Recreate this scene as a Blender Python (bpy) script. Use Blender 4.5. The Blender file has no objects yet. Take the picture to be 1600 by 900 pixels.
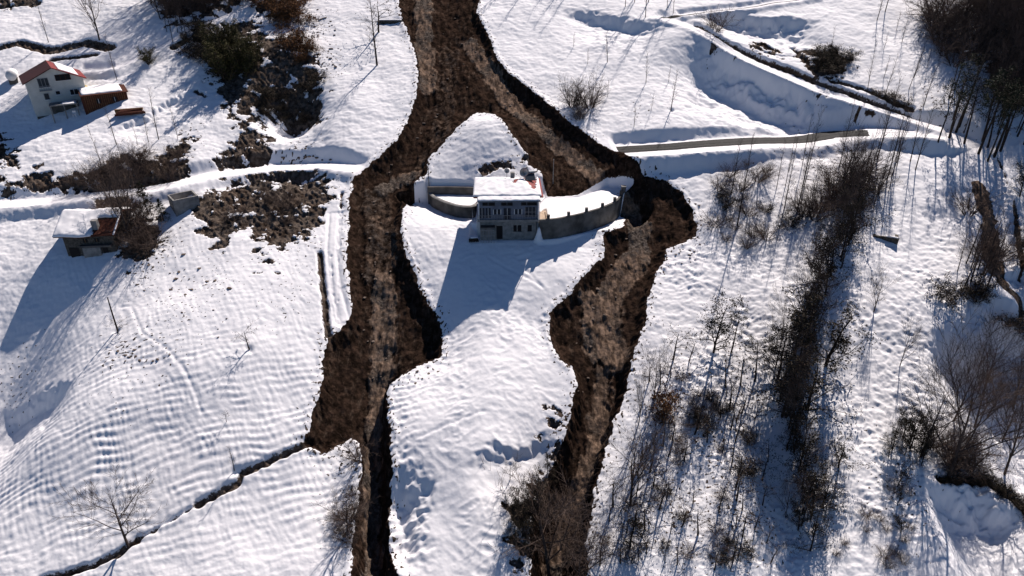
import bpy, math, random
import numpy as np
C = bpy.context.scene.collection
D = bpy.data
R = math.radians

# ------------------------------------------------------------------ camera
F_PX = 1067.0                       # focal length in pixels of a 1600 px wide frame (24 mm on full frame)
PITCH = R(28.0); SLOPE = R(25.0); CAMZ = 120.0
TS = math.tan(SLOPE)
Z0 = CAMZ - 100.0/math.cos(SLOPE)   # height of the base slope at y = 0
cd = D.cameras.new('camera'); cam = D.objects.new('camera', cd); C.objects.link(cam)
cam.location = (0, 0, CAMZ); cam.rotation_euler = (math.pi/2-PITCH, 0, 0)
cd.sensor_width = 36; cd.lens = 36*F_PX/1600; cd.clip_start = 1; cd.clip_end = 3000
bpy.context.scene.camera = cam

# ------------------------------------------------------------------ light
SUN_EL, SUN_AZ = 46.0, 24.0         # azimuth from +Y (away from the camera) towards +X
w = D.worlds.new('World'); bpy.context.scene.world = w; w.use_nodes = True
nt = w.node_tree; bg = nt.nodes['Background']
sky = nt.nodes.new('ShaderNodeTexSky'); sky.sky_type = 'NISHITA'; sky.sun_disc = False
sky.sun_elevation = R(SUN_EL); sky.sun_rotation = R(SUN_AZ); sky.altitude = 2500; sky.ozone_density = 8.0
sky.air_density = 0.7; sky.dust_density = 0.2
nt.links.new(sky.outputs[0], bg.inputs[0]); bg.inputs[1].default_value = 0.065
sl = D.lights.new('sun', 'SUN'); so = D.objects.new('sun', sl); C.objects.link(so)
sl.energy = 5.0; sl.angle = R(0.53); sl.color = (1.0, .915, .865)
so.rotation_euler = (R(90-SUN_EL), 0, R(180-SUN_AZ)); so.location = (60, 200, 200)
vs = bpy.context.scene.view_settings
vs.view_transform = 'Standard'; vs.look = 'None'; vs.gamma = 1; vs.use_curve_mapping = False
vs.exposure = 0.45

# ------------------------------------------------------------------ noise and curves
_T = {}
def pn(x, y, seed=0):
    """gradient noise, about -0.7..0.7"""
    if seed not in _T:
        r = np.random.RandomState(seed+11); a = r.rand(256, 256)*2*np.pi
        _T[seed] = (np.cos(a).astype(np.float32), np.sin(a).astype(np.float32))
    gx, gy = _T[seed]
    xi = np.floor(x).astype(np.int32); yi = np.floor(y).astype(np.int32)
    fx = x-xi; fy = y-yi
    u = fx*fx*fx*(fx*(fx*6-15)+10); v = fy*fy*fy*(fy*(fy*6-15)+10)
    def g(i, j):
        a = (xi+i) & 255; b = (yi+j) & 255
        return gx[a, b]*(fx-i)+gy[a, b]*(fy-j)
    return (g(0, 0)*(1-u)+g(1, 0)*u)*(1-v)+(g(0, 1)*(1-u)+g(1, 1)*u)*v
def fbm(x, y, o=4, seed=0, gain=.5):
    s = 0; a = 1.0
    for i in range(o):
        s = s+a*pn(x, y, seed+i*7); x = x*2.03+3.1; y = y*2.03+1.7; a *= gain
    return s
def ss(x):
    x = np.clip(x, 0, 1); return x*x*(3-2*x)

FW = np.array([0, math.cos(PITCH), -math.sin(PITCH)]); UP = np.array([0, math.sin(PITCH), math.cos(PITCH)])
def ray(px, py):
    px = np.asarray(px, float); py = np.asarray(py, float)
    return np.stack([(px-800)/F_PX+0*py, FW[1]-UP[1]*(py-450)/F_PX+0*px, FW[2]-UP[2]*(py-450)/F_PX+0*px], -1)
def at_z(px, py, z):
    d = ray(px, py); t = (z-CAMZ)/d[..., 2]; return d[..., 0]*t, d[..., 1]*t
def base(x, y): return Z0+TS*y
def base_xy(px, py):
    d = ray(px, py); t = (Z0-CAMZ)/(d[..., 2]-TS*d[..., 1]); return d[..., 0]*t, d[..., 1]*t
def march(px, py, H, n=420):
    d = ray(px, py).reshape(-1, 3); t = np.linspace(60, 420, n)
    X = d[:, 0:1]*t; Y = d[:, 1:2]*t; Z = CAMZ+d[:, 2:3]*t
    below = Z < H(X, Y); k = np.clip(np.argmax(below, 1), 1, n-1); i = np.arange(len(k))
    a = t[k-1]; b = t[k]
    for _ in range(12):
        m = (a+b)/2; lo = (CAMZ+d[:, 2]*m) < H(d[:, 0]*m, d[:, 1]*m)
        b = np.where(lo, m, b); a = np.where(lo, a, m)
    return d[:, 0]*b, d[:, 1]*b

def poly_dist(x, y, P):
    """distance to an open line, side (+ on the right hand), arc fraction"""
    best = np.full(x.shape, 1e9, np.float64); side = np.zeros(x.shape); frac = np.zeros(x.shape)
    P = np.asarray(P, float); L = np.hypot(*(P[1:]-P[:-1]).T); cum = np.concatenate([[0], np.cumsum(L)]); tot = cum[-1]
    for i in range(len(P)-1):
        ax, ay = P[i]; dx, dy = (P[i+1]-P[i]); l2 = dx*dx+dy*dy+1e-12
        t = np.clip(((x-ax)*dx+(y-ay)*dy)/l2, 0, 1); ex = x-ax-t*dx; ey = y-ay-t*dy
        d = ex*ex+ey*ey; m = d < best
        best = np.where(m, d, best); side = np.where(m, np.sign((x-ax)*-dy*-1*-1+(y-ay)*dx), side)
        side = np.where(m, np.sign(dy*(x-ax)-dx*(y-ay)), side)
        frac = np.where(m, (cum[i]+t*L[i])/tot, frac)
    return np.sqrt(best), side, frac
def poly_sd(x, y, P):
    """signed distance to a closed outline, positive inside"""
    P = np.asarray(P, float); out = np.full(x.shape, -1e3)
    m = (x > P[:, 0].min()-12) & (x < P[:, 0].max()+12) & (y > P[:, 1].min()-12) & (y < P[:, 1].max()+12)
    if not m.any(): return out
    xs = x[m]; ys = y[m]; Q = np.vstack([P, P[:1]])
    d = np.full(xs.shape, 1e9); ins = np.zeros(xs.shape, bool)
    for i in range(len(P)):
        ax, ay = Q[i]; bx, by = Q[i+1]; dx, dy = bx-ax, by-ay
        t = np.clip(((xs-ax)*dx+(ys-ay)*dy)/(dx*dx+dy*dy+1e-12), 0, 1)
        d = np.minimum(d, (xs-ax-t*dx)**2+(ys-ay-t*dy)**2)
        c = (ay > ys) != (by > ys)
        ins ^= c & (xs < (bx-ax)*(ys-ay)/(by-ay+1e-12)+ax)
    out[m] = np.where(ins, 1, -1)*np.sqrt(d)
    return out

# ------------------------------------------------------------------ the broad shape of the hillside
def bxy(pts): x, y = base_xy([p[0] for p in pts], [p[1] for p in pts]); return np.stack([x, y], 1)
BUMPS = [  # pixel x, pixel y, amplitude, sigma x, sigma y
    (330, 560, 3.5, 17, 22), (-60, 650, -8, 12, 22), (1640, 640, -5, 12, 14), (680, 525, -2.2, 7, 9), (850, 425, 1.3, 7, 7), (740, 640, 2.0, 9, 16), (1330, 470, 1.5, 12, 16),
    (560, 640, -2.2, 5, 20), (870, 820, -3.6, 5, 14), (955, 640, -1.6, 5, 16),
    (1215, 720, -2.5, 5, 20), (1560, 700, -2.5, 12, 12), (455, 165, -6.5, 6, 6.5), (420, 90, 2.5, 9, 8),
    (710, 298, -2.3, 8, 7), (1580, 60, 6.0, 14, 16), (770, 215, 2.0, 8, 7), (1100, 60, 2, 16, 8), (150, 640, 1.5, 12, 16)]
BUMPS = [(*[float(v) for v in base_xy(a, b)], c, d, e) for a, b, c, d, e in BUMPS]
# steps: the ground drops on the right-hand side of each line, then slowly climbs back; several are added to shade the snow
STEPS = [  # (line, drop, face width, recovery length)
    ([(1060, 58), (970, 30), (870, 8)], 2.6, 5.0, 9), ([(1370, 196), (1290, 172), (1190, 128), (1120, 94), (1050, 60)], 5.6, 9.0, 13),
    ([(1290, 35), (1210, 40), (1090, 22)], 3.6, 5.0, 9), ([(1660, 430), (1560, 490), (1440, 560)], 7.0, 7.0, 20),
    ([(1640, 800), (1600, 782), (1545, 756), (1430, 760)], 4.5, 5.0, 20), ([(890, 682), (800, 706), (715, 728)], 1.3, 2.2, 6),
    ([(300, 300), (400, 278), (540, 272)], 3.2, 7.0, 12), ([(640, 905), (655, 850), (650, 800), (640, 720)], 3.0, 5.5, 7), ([(300, 130), (240, 170), (170, 215)][::-1][::-1], 1.2, 1.4, 4),
    ([(130, 575), (60, 590), (-40, 600)], 2.0, 3.0, 8)]
STEPS = [(bxy(l[::-1]), a, b, c) for l, a, b, c in STEPS]
def H_macro(x, y):
    h = base(x, y)+0.0*x
    for bx, by, a, sx, sy in BUMPS: h = h+a*np.exp(-((x-bx)/sx)**2-((y-by)/sy)**2)
    for l, drop, fw, rec in STEPS:
        d, s, f = poly_dist(x, y, l)
        e = ss(f/.33)*ss((1-f)/.33); d = d*s+2.6*fbm(x/8, y/6, 4, 5, .6)
        h = h-drop*e*ss(d/fw+.5)*np.exp(-(np.maximum(d, 0)/rec)**2)
    h = h+1.1*fbm(x/26, y/22, 3, 2)
    # behind the view: the far slope keeps rising, the valley keeps falling
    return h
def W(pts, H=H_macro):
    x, y = march([p[0] for p in pts], [p[1] for p in pts], H); return np.stack([x, y], 1)

# ------------------------------------------------------------------ outlines traced on the slope
MUD = W([(622,-40),(622,0),(628,30),(640,60),(650,85),(653,120),(650,150),(640,185),(622,215),(600,240),(572,262),(552,285),(545,320),
 (545,360),(541,400),(546,440),(550,490),(535,515),(512,530),(507,560),(503,600),(490,645),(477,690),(503,712),(520,700),(548,686),(562,692),
 (566,720),(560,790),(552,830),(548,900),(545,960),(640,960),(620,895),(609,860),(607,800),(611,740),(611,680),(604,620),(609,602),(630,585),(660,570),
 (690,556),(692,520),(685,495),(665,470),(655,445),(640,410),(626,370),(628,335),(640,300),(648,285),(664,276),(668,262),(672,246),(690,226),(712,203),
 (745,176),(772,178),(800,210),(825,243),(826,258),(845,268),(851,300),(856,314),(900,310),(930,304),(950,296),(966,300),(978,318),(977,345),(960,360),(943,366),
 (943,402),(915,430),(885,465),(858,490),(858,525),(870,555),(895,578),(900,600),(893,640),(882,680),(868,720),(850,760),(832,800),(826,840),(830,900),(835,960),
 (930,960),(918,900),(915,850),(925,800),(930,760),(945,710),(960,660),(975,620),(985,580),(992,545),(1008,510),(1012,470),(1025,430),(1040,403),(1040,390),
 (1062,382),(1087,368),(1090,352),(1080,325),(1065,300),(1040,284),(1010,275),(985,262),(972,242),(940,226),(910,205),(880,182),(840,148),(800,118),(775,90),
 (765,58),(745,22),(748,0),(748,-40)])
TAN = [(W([(660,-30),(662,60),(665,130)]), 2.4, .9), (W([(700,70),(695,140),(690,200),(660,255)]), 2.6, .45),
 (W([(595,285),(620,272),(645,268)]), 1.8, 1.2), (W([(588,300),(595,360),(592,420)]), 3.2, .5), (W([(598,430),(600,500),(595,560)]), 2.3, 1.3),
 (W([(590,560),(583,640),(578,720),(578,800),(580,895),(580,950)]), 1.5, .85),
 (W([(735,60),(768,110),(800,155),(860,205),(930,262),(985,305),(1003,350),(1000,395)]), 2.1, 1.0),
 (W([(990,400),(955,450),(945,500),(965,545)]), 2.8, .75), (W([(925,460),(930,530)]), 2.2, .9),
 (W([(945,560),(938,630),(925,700),(900,770),(870,850),(860,950)]), 1.6, .75)]
CH = [W([(705,-30),(700,60),(690,150),(650,230),(600,280),(592,380),(600,480),(590,600),(584,740),(584,960)]),
      W([(720,60),(800,150),(900,235),(1000,310),(1010,380),(960,450),(945,540),(935,640),(905,740),(875,860),(870,960)])]
SOIL = [W(p) for p in [
 [(350,40),(400,28),(430,60),(462,58),(500,100),(508,150),(500,192),(440,200),(420,182),(400,200),(372,178),(345,155),(325,112),(345,72)],
 [(385,-10),(470,-10),(470,22),(440,28),(400,14)], [(352,165),(400,200),(428,215),(430,250),(400,262),(370,265),(332,255),(350,232),(372,212)],
 [(300,310),(380,285),(440,270),(500,277),(528,288),(518,310),(508,330),(495,360),(470,380),(440,390),(400,372),(370,358),(350,392),(318,368),(300,340)],
 [(400,390),(440,395),(430,418),(408,420)],
 [(-30,292),(60,300),(100,296),(190,302),(250,290),(290,272),(305,228),(300,212),(262,226),(240,246),(200,236),(150,260),(105,276),(60,262),(20,280),(-30,276)],
 [(230,-20),(400,-20),(360,14),(300,28),(262,38)], [(-30,-10),(70,-10),(58,6),(0,12),(-30,12)],
 [(190,345),(240,340),(262,368),(232,400),(205,420),(192,402)], [(130,292),(215,292),(215,330),(180,345),(140,330)],
 [(0,200),(-30,250),(30,262),(26,250)], [(1500,-20),(1640,-20),(1640,175),(1560,150),(1525,95)],
 [(1245,78),(1290,72),(1335,96),(1318,120),(1268,118),(1250,98)], [(1165,62),(1215,78),(1212,90),(1175,76)],
 [(1272,143),(1300,148),(1292,157),(1278,154)], [(1335,163),(1370,170),(1362,178),(1340,174)], [(1110,70),(1158,88),(1150,98),(1106,80)],
 [(738,266),(824,246),(822,262),(748,272)],
 [(1180,66),(1220,80),(1200,92)], [(870,640),(896,640),(880,720),(850,800),(800,880),(795,800),(850,740)]]]
STRIPS = [  # dark lines: centre line, half width
 (W([(-30,82),(30,66),(80,78),(135,66),(172,74)]), 1.5), (W([(-30,12),(20,8),(60,3)]), .8), (W([(80,92),(120,88),(150,84)]), .8),
 (W([(500,395),(505,450),(512,522)]), .6), (W([(517,400),(522,470),(528,505)]), .35), (W([(534,300),(530,350),(528,470)]), .3),
 (W([(60,905),(140,885),(190,860),(214,842)]), .5), (W([(214,842),(262,815),(312,785)]), .12), (W([(308,788),(350,764),(372,750),(378,738),(430,715),(484,690)]), .55),
 (W([(1550,250),(1572,320),(1585,380),(1590,440),(1615,490)]), 1.6), (W([(1468,748),(1540,750),(1620,805)]), .6),
 (W([(1238,76),(1260,96)]), .8), (W([(1300,126),(1350,138),(1395,158),(1425,168)]), .8), (W([(1088,36),(1140,66),(1200,93),(1300,134),(1380,160),(1440,182)]), .55),
 (W([(590,36),(628,33)]), .25), (W([(275,38),(330,28),(370,15)]), .5), (W([(305,140),(320,150)]), .5),
 (W([(270,75),(300,55),(330,70)]), .8), (W([(1180,75),(1240,88)]), .3)]
BRNSTRIP = W([(1530,290),(1545,340),(1550,400),(1570,450),(1590,480)])

# benches: centre line, half width, blend, vertical shift
ROADS = {
 'farm_track': (W([(-60,322),(40,318),(120,308),(200,300),(280,288),(360,270),(430,260),(500,258),(566,268)]), 1.9, 2.6, .0),
 'village_road': (W([(955,238),(1050,232),(1150,224),(1300,216),(1420,208),(1480,206),(1520,232),(1545,300),(1548,360),(1560,430),(1600,480)]), 4.2, 2.6, .1),
 'hillside_road': (W([(1020,22),(1085,42),(1140,78),(1200,106),(1300,148),(1380,172),(1440,192),(1480,206)]), 1.9, 1.8, -.1),
 'upper_lane': (W([(1060,24),(1110,18),(1180,10),(1280,-8)]), 1.3, 1.6, -.1),
 'snow_lane': (W([(522,330),(518,390),(524,450),(540,505)]), 1.5, 1.6, .0),
 'yard_lane': (W([(120,112),(180,108),(240,78),(300,48),(370,18),(420,-10)]), 1.4, 2.0, .1)}
RUTS = [W(p) for p in [[(150,120),(200,108),(230,82),(262,58)],[(165,128),(212,112),(238,90),(280,58)],[(190,130),(225,108),(262,92),(300,75)],
 [(200,140),(240,112),(275,98),(308,80)], [(514,335),(512,390),(520,450),(532,500)], [(531,340),(527,400),(534,450),(543,490)],
 [(180,480),(205,478),(222,520),(262,545),(290,580),(306,615),(318,660)], [(1060,30),(1100,55),(1200,110),(1300,152)], [(980,244),(1150,231),(1300,222),(1420,214)],
 [(60,385),(20,440),(-20,470)],[(760,400),(850,450)], [(1300,450),(1380,520)], [(640,690),(760,640)],[(820,420),(850,452)]]]
PITS = [(182,517,.5),(390,545,.6),(1050,172,.5),(366,735,.7),(1368,486,.6)]

# the yards by the main house, set in metres around the front wall
HB = march([795], [373], H_macro); HX, HY = float(HB[0][0]), float(HB[1][0]); HZ = float(H_macro(HB[0], HB[1])[0])
TZ = HZ+4.0                                              # level of the terrace behind the long wall
def zline(pts, z): x, y = at_z([p[0] for p in pts], [p[1] for p in pts], z); return np.stack([x, y], 1)
RW = zline([(843,344),(870,342),(905,335),(940,325),(962,315),(972,303)], TZ)       # top edge of the long wall
LW = zline([(671,300),(678,308),(695,316),(718,323),(738,324),(746,318)], TZ-.6)  # top edge of the short curved wall
BW = W([(668,284),(700,286),(748,287)])
PADS = [ # polygon, level, blend
 (np.vstack([RW, zline([(985,296),(950,292),(905,308),(852,310),(846,300),(838,300)], TZ)]), TZ-.1, 1.2),
 (np.vstack([LW, W([(748,287),(700,286),(668,284)])]), TZ-.7, .8),
 (np.array([[HX-6.4, HY+.5], [HX+6.3, HY+.5], [HX+6.3, HY+5], [HX-6.4, HY+5]]), HZ-.3, 1.5),
 (np.array([[HX-6.4, HY+5], [HX+6.3, HY+5], [HX+6.3, HY+12.5], [HX-6.4, HY+12.5]]), TZ-.3, 1.5),
]
CLAMPS = [(RW, TZ-3.9, 1.0), (LW, TZ-2.9, -1.0)]

def H_full(x, y, want_attr=False):
    h = H_macro(x, y)
    wob = .5*fbm(x/2.4, y/2.4, 3, 31)+.28*fbm(x/.7, y/.7, 2, 33)
    sd = poly_sd(x, y, MUD)+wob
    A = {}
    # side valleys of the two flows
    # roads
    roadm = np.zeros(x.shape)
    A['road_id'] = np.zeros(x.shape, np.int32)
    for k, (name, (l, hw, bl, sh)) in enumerate(ROADS.items()):
        d, s, f = poly_dist(x, y, l); d = d+.25*pn(x/1.6, y/1.6, 44)
        fs = np.linspace(0, 1, 60)
        L = np.concatenate([[0], np.cumsum(np.hypot(*(l[1:]-l[:-1]).T))]); L /= L[-1]
        cx = np.interp(fs, L, l[:, 0]); cy = np.interp(fs, L, l[:, 1]); hc = H_macro(cx, cy)
        hc = np.convolve(np.pad(hc, 4, 'edge'), np.ones(9)/9, 'valid')
        m = ss((hw+bl-d)/bl)*ss(f/.02+.2)*ss((1-f)/.02+.2)*ss((d < hw+bl)*1.0)
        h = h*(1-m)+(np.interp(f, fs, hc)+sh)*m
        if name != 'farm_track': h = h-.13*m*np.exp(-((d-.85)/.22)**2)*ss((d < hw)*1.)
        inside = (d < hw+.4) & (sd < 0); A['road_id'][inside] = k+1
        roadm = np.maximum(roadm, ss((hw+.3-d)/.6))
    padm = np.zeros(x.shape)
    for P, z, bl in PADS:
        s_ = poly_sd(x, y, P); m = ss((s_+bl)/bl); h = h*(1-m)+z*m; padm = np.maximum(padm, m)
    for l, z, sg in CLAMPS:
        d, s, f = poly_dist(x, y, l); ins = (s > 0)
        e = ss(f/.03)*ss((1-f)/.12)*ins
        lim = z+.12*d+ss((d-5)/7)*12
        h = h+(np.minimum(h, lim)-h)*e*(d < 14)
    # gullies
    low = ss((125-y)/60)                                  # deeper towards the bottom of the slope
    dep = (1.3+1.9*low)*ss(sd/2.0)
    pk = 1-ss(padm*1.3)
    dch = np.minimum(poly_dist(x, y, CH[0])[0], poly_dist(x, y, CH[1])[0])
    dep = dep+(1.0+.9*low)*ss(sd/1.5)*np.exp(-(dch/3.2)**2)
    dep = dep*pk; inm = ss(sd/.8)*pk
    h = h-dep
    clod = fbm(x/1.5, y/1.9, 5, 51, .6); lobes = 1-np.abs(fbm(x/5.5, y/9, 3, 57))*2
    h = h+inm*(.30*clod+.40*lobes*ss(sd/3)+.35*pn(x/.9, y/4.5, 59))
    tan = np.zeros(x.shape)
    for l, hw, am in TAN:
        d, s, f = poly_dist(x, y, l); d = d+1.2*fbm(x/2.0, y/4.0, 4, 61, .6)
        m = ss((hw-d)/1.5+.5); tan = np.maximum(tan, m*min(am, 1.0)*(ss(sd/.6))); h = h+inm*.38*m
    # mud scarp lip on the snow side
    lip = np.exp(-((sd+.5)/.5)**2)*.16*(1-padm)*(1-roadm); h = h+lip
    # bare soil patches and dark cut lines
    soil = np.full(x.shape, -1e3); stp = np.full(x.shape, -1e3)
    for P in SOIL:
        soil = np.maximum(soil, poly_sd(x, y, P))
    cut = np.zeros(x.shape)
    for l, hw in STRIPS:
        d, s, f = poly_dist(x, y, l); d = hw-d-.35*pn(x/1.3, y/1.3, 71); stp = np.maximum(stp, np.maximum(d, -6)*np.where((f > 0) & (f < 1), 1, 1))
        cut = np.maximum(cut, ss((d+.3)/.6))
    soil = np.minimum(soil, 2.0)+3.6*fbm(x/3.6, y/2.2, 5, 81, .66)-.35
    soil = np.where((roadm > .3) | (padm > .5), -5, soil)
    sm = ss(np.maximum(soil, stp)/.8)*(1-ss(sd/.5))
    h = h-.45*sm+sm*.8*(np.abs(pn((x+y)/1.3, (y-x)/5.5, 88))-.15)-.5*cut*(1-padm)*(1-roadm)+sm*.5*fbm(x/1.1, y/1.3, 4, 85, .6)
    # snow surface
    sn = (1-inm)*(1-sm)*(1-.85*roadm)*(1-.8*padm)
    X1, _ = 0, 0
    left = ss((-9-x)/10)*ss((y-60)/15)*ss((150-y)/20)*(1-ss((-x-75)/20)); cen = ss((x+30)/10)*ss((22-x)/12)*ss((124-y)/10)
    wx = x+1.1*pn(x/6, y/6, 91); wy = y+1.1*pn(x/6, y/6, 92)+.9*pn(x/15, y/15, 93)
    wb = .55+.9*ss(.5+pn(x/5, y/7, 99))
    ter = np.sin((wy-.28*wx)*2*np.pi/1.2)*wb; ter2 = np.sin((wy*.55+wx)*2*np.pi/1.05)*wb
    lowl = ss((112-y)/30)
    h = h+sn*left*((.050*(np.abs(ter)**.7*np.sign(ter))*(.05+.95*lowl)+.010*ter2*(.3+.7*lowl))*(.35+1.0*ss(.5+pn(x/4, y/3, 98))))
    st = pn((wx*.82+wy*.57)/.6, (wy*.82-wx*.57)/3.0, 95)
    h = h+sn*left*(.075*st+.055*fbm(wx/1.5, wy/.9, 3, 96, .6))
    h = h+sn*cen*(.35+1.0*ss(.5+1.3*pn(x/7, y/9, 103)))*(-.30*np.abs(pn(wx/2.0, wy/1.5, 101))-.10*np.abs(pn(wx/.9, wy/.7, 102)))
    rest = np.clip(1-left-cen, 0, 1)
    h = h+sn*rest*(.15*fbm(wx/2.3, wy/1.4, 4, 105, .6)+.05*pn(x/.8, y/.6, 106))
    rgt = ss((x-22)/8)*ss((135-y)/20)
    h = h+sn*rgt*(.25+1.1*ss(.5+1.3*pn(x/9, y/8, 113)))*(-.36*np.abs(pn(wx/2.4, wy/1.9, 111))+.2*fbm(x/1.3, y/.9, 3, 112, .6))
    h = h+sn*.10*fbm(x/5, y/4, 2, 108)+.03*fbm(x/.75, y/.6, 2, 109)+.05*sn*pn(x/1.5, y/.9, 110)
    for l in RUTS:
        d, s, f = poly_dist(x, y, l); h = h-(.085*np.exp(-(d/.26)**2)-.025*np.exp(-((d-.6)/.3)**2))*ss(f/.05)*ss((1-f)/.05)
    for x0, y0, r in PITXY: h = h-.5*np.exp(-((x-x0)**2+(y-y0)**2)/r**2)
    if not want_attr: return h
    # speckles of ground showing through thin snow
    sp = np.zeros(x.shape)
    for (sx, sy, r, a) in SPXY:
        sp = np.maximum(sp, a*np.exp(-(((x-sx)**2+((y-sy)*.8)**2)/r**2)))
    tex = fbm(x/.75, y/.38, 3, 121, .6)
    spk = np.where(sp > .12, (tex-(.70-.45*sp))*4, -5)
    A['sd'] = sd; A['mud'] = ss((sd+.25)/.5)*(1-ss(padm*1.6-.3)*.95)
    spl = np.where((sd > -3.2) & (sd < .1), (fbm(x/.55, y/.6, 3, 123, .6)-.17+.17*sd)*3.5, -5)*np.where(np.abs(padm) > .1, 0, 1)-np.where(padm > .1, 5, 0)
    A['bare'] = np.clip(.5+np.maximum(np.maximum(soil*.55, spk), np.maximum(spl, stp*.8)), 0, 1)*(1-roadm)
    d_b, s, f = poly_dist(x, y, BRNSTRIP); d = d_b; A['bare'] = np.maximum(A['bare'], .75*ss((1.6-d)/1.2+pn(x/1.5, y/1.5, 131)))
    rust = ss((pn(x/9, y/7, 141)+.25)*1.6); A['tone'] = np.clip(rust+.5*fbm(x/2, y/2, 3, 142), 0, 1)*(1-.6*ss((-(x)-(-40))/30))
    A['tan'] = np.clip(tan, 0, 1)
    dr, s, f = poly_dist(x, y, ASPH); A['asph'] = ss((2.5-dr)/.3+.5)*ss(f/.03)*ss((1-f)/.03)*ss(roadm*1.5-.3)
    dr, s, f = poly_dist(x, y, ASPH2); A['asph'] = np.maximum(A['asph'], ss((.5-dr)/.3+.5)*.9)
    bt = ss((1.9-d_b)/.9+1.2*fbm(x/2.2, y/2.2, 3, 133)); A['mud'] = np.maximum(A['mud'], .8*bt); A['tan'] = np.maximum(A['tan'], bt)
    A['grime'] = np.clip(ss(roadm)*.25+.4*ss(fbm(x/9, y/7, 3, 151)), 0, 1)
    return h, A
PITXY = [(*W([(a, b)])[0], r) for a, b, r in PITS]
SPXY = [(*W([(a, b)])[0], r, s) for a, b, r, s in [(500,40,7,1),(515,100,6,1),(470,60,5,.9),(240,400,6,1),(225,430,4,1),(290,470,8,.75),(330,440,7,.6),
 (230,540,9,.75),(190,545,5,1),(460,240,5,1.1),(480,310,6,1.1),(440,350,6,1.1),(480,400,6,.7),(450,470,5,.6),(1100,600,9,.75),(1000,170,5,.6),(905,160,5,1.0),(1080,640,9,.9),(1120,720,10,.9),(1060,800,9,.9),(1150,800,9,.9),
 (1170,600,8,.8),(1270,240,12,.8),(1330,300,8,.8),(1480,160,9,.9),(1540,120,7,1),(560,800,5,1),(540,720,4,1),(300,210,4,.9),(380,240,6,.9),(20,610,6,.7),(1400,750,8,.7),(1300,400,6,.9),(1250,330,6,.8)]]
ASPH = W([(958,234),(1050,226),(1150,218),(1300,209),(1365,206)]); ASPH2 = W([(1035,24),(1075,24),(1110,17),(1180,10),(1280,-8)])

# ------------------------------------------------------------------ terrain grid (finer where it is near)
NU, NV = 1300, 820
u = np.concatenate([-1.1-np.geomspace(4.5, .004, 60), np.linspace(-1.1, 1.1, NU), 1.1+np.geomspace(.004, 4.5, 60)])
yf = [57.0]
while yf[-1] < 212: yf.append(yf[-1]+.125+.0011*(yf[-1]-57))
yf = np.array(yf); vy = np.concatenate([57-np.geomspace(110, .2, 50), yf, yf[-1]+np.geomspace(.4, 420, 70)])
def half(y): return np.maximum(46+.455*np.maximum(y, 20), 40)
GY = np.repeat(vy[:, None], len(u), 1); GX = u[None, :]*half(GY)
GH, AT = H_full(GX, GY, True)
ROCK = 0
def Hi(x, y):
    x = np.asarray(x, float); y = np.asarray(y, float)
    v = np.clip(np.interp(y, vy, np.arange(len(vy))), 0, len(vy)-1.001); uu = x/half(y)
    c = np.clip(np.interp(uu, u, np.arange(len(u))), 0, len(u)-1.001)
    i = v.astype(int); j = c.astype(int); a = v-i; b = c-j
    return (GH[i, j]*(1-b)+GH[i, j+1]*b)*(1-a)+(GH[i+1, j]*(1-b)+GH[i+1, j+1]*b)*a
def spot(px, py):
    x, y = march([px], [py], Hi); return float(x[0]), float(y[0]), float(Hi(x, y)[0])

# ------------------------------------------------------------------ materials
def mat(name, col, rough=.8, var=.15, scale=3.0, bump=.0, col2=None, metal=0, spec=.1):
    m = D.materials.new(name); m.use_nodes = True; n = m.node_tree; b = n.nodes['Principled BSDF']
    tc = n.nodes.new('ShaderNodeTexCoord'); nz = n.nodes.new('ShaderNodeTexNoise'); nz.inputs['Scale'].default_value = scale
    nz.inputs['Detail'].default_value = 5; n.links.new(tc.outputs['Object'], nz.inputs['Vector'])
    mx = n.nodes.new('ShaderNodeMix'); mx.data_type = 'RGBA'
    c2 = col2 or tuple(c*(1-var*2) for c in col)
    mx.inputs[6].default_value = (*col, 1); mx.inputs[7].default_value = (*c2, 1)
    rp = n.nodes.new('ShaderNodeValToRGB'); rp.color_ramp.elements[0].position = .38; rp.color_ramp.elements[1].position = .66
    n.links.new(nz.outputs['Fac'], rp.inputs[0]); n.links.new(rp.outputs[0], mx.inputs[0]); n.links.new(mx.outputs[2], b.inputs['Base Color'])
    b.inputs['Roughness'].default_value = rough; b.inputs['Metallic'].default_value = metal; b.inputs['Specular IOR Level'].default_value = spec
    if bump:
        bp = n.nodes.new('ShaderNodeBump'); bp.inputs['Strength'].default_value = bump; bp.inputs['Distance'].default_value = .05
        n.links.new(nz.outputs['Fac'], bp.inputs['Height']); n.links.new(bp.outputs[0], b.inputs['Normal'])
    return m
SNOWC = (.84, .82, .818)
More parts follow.
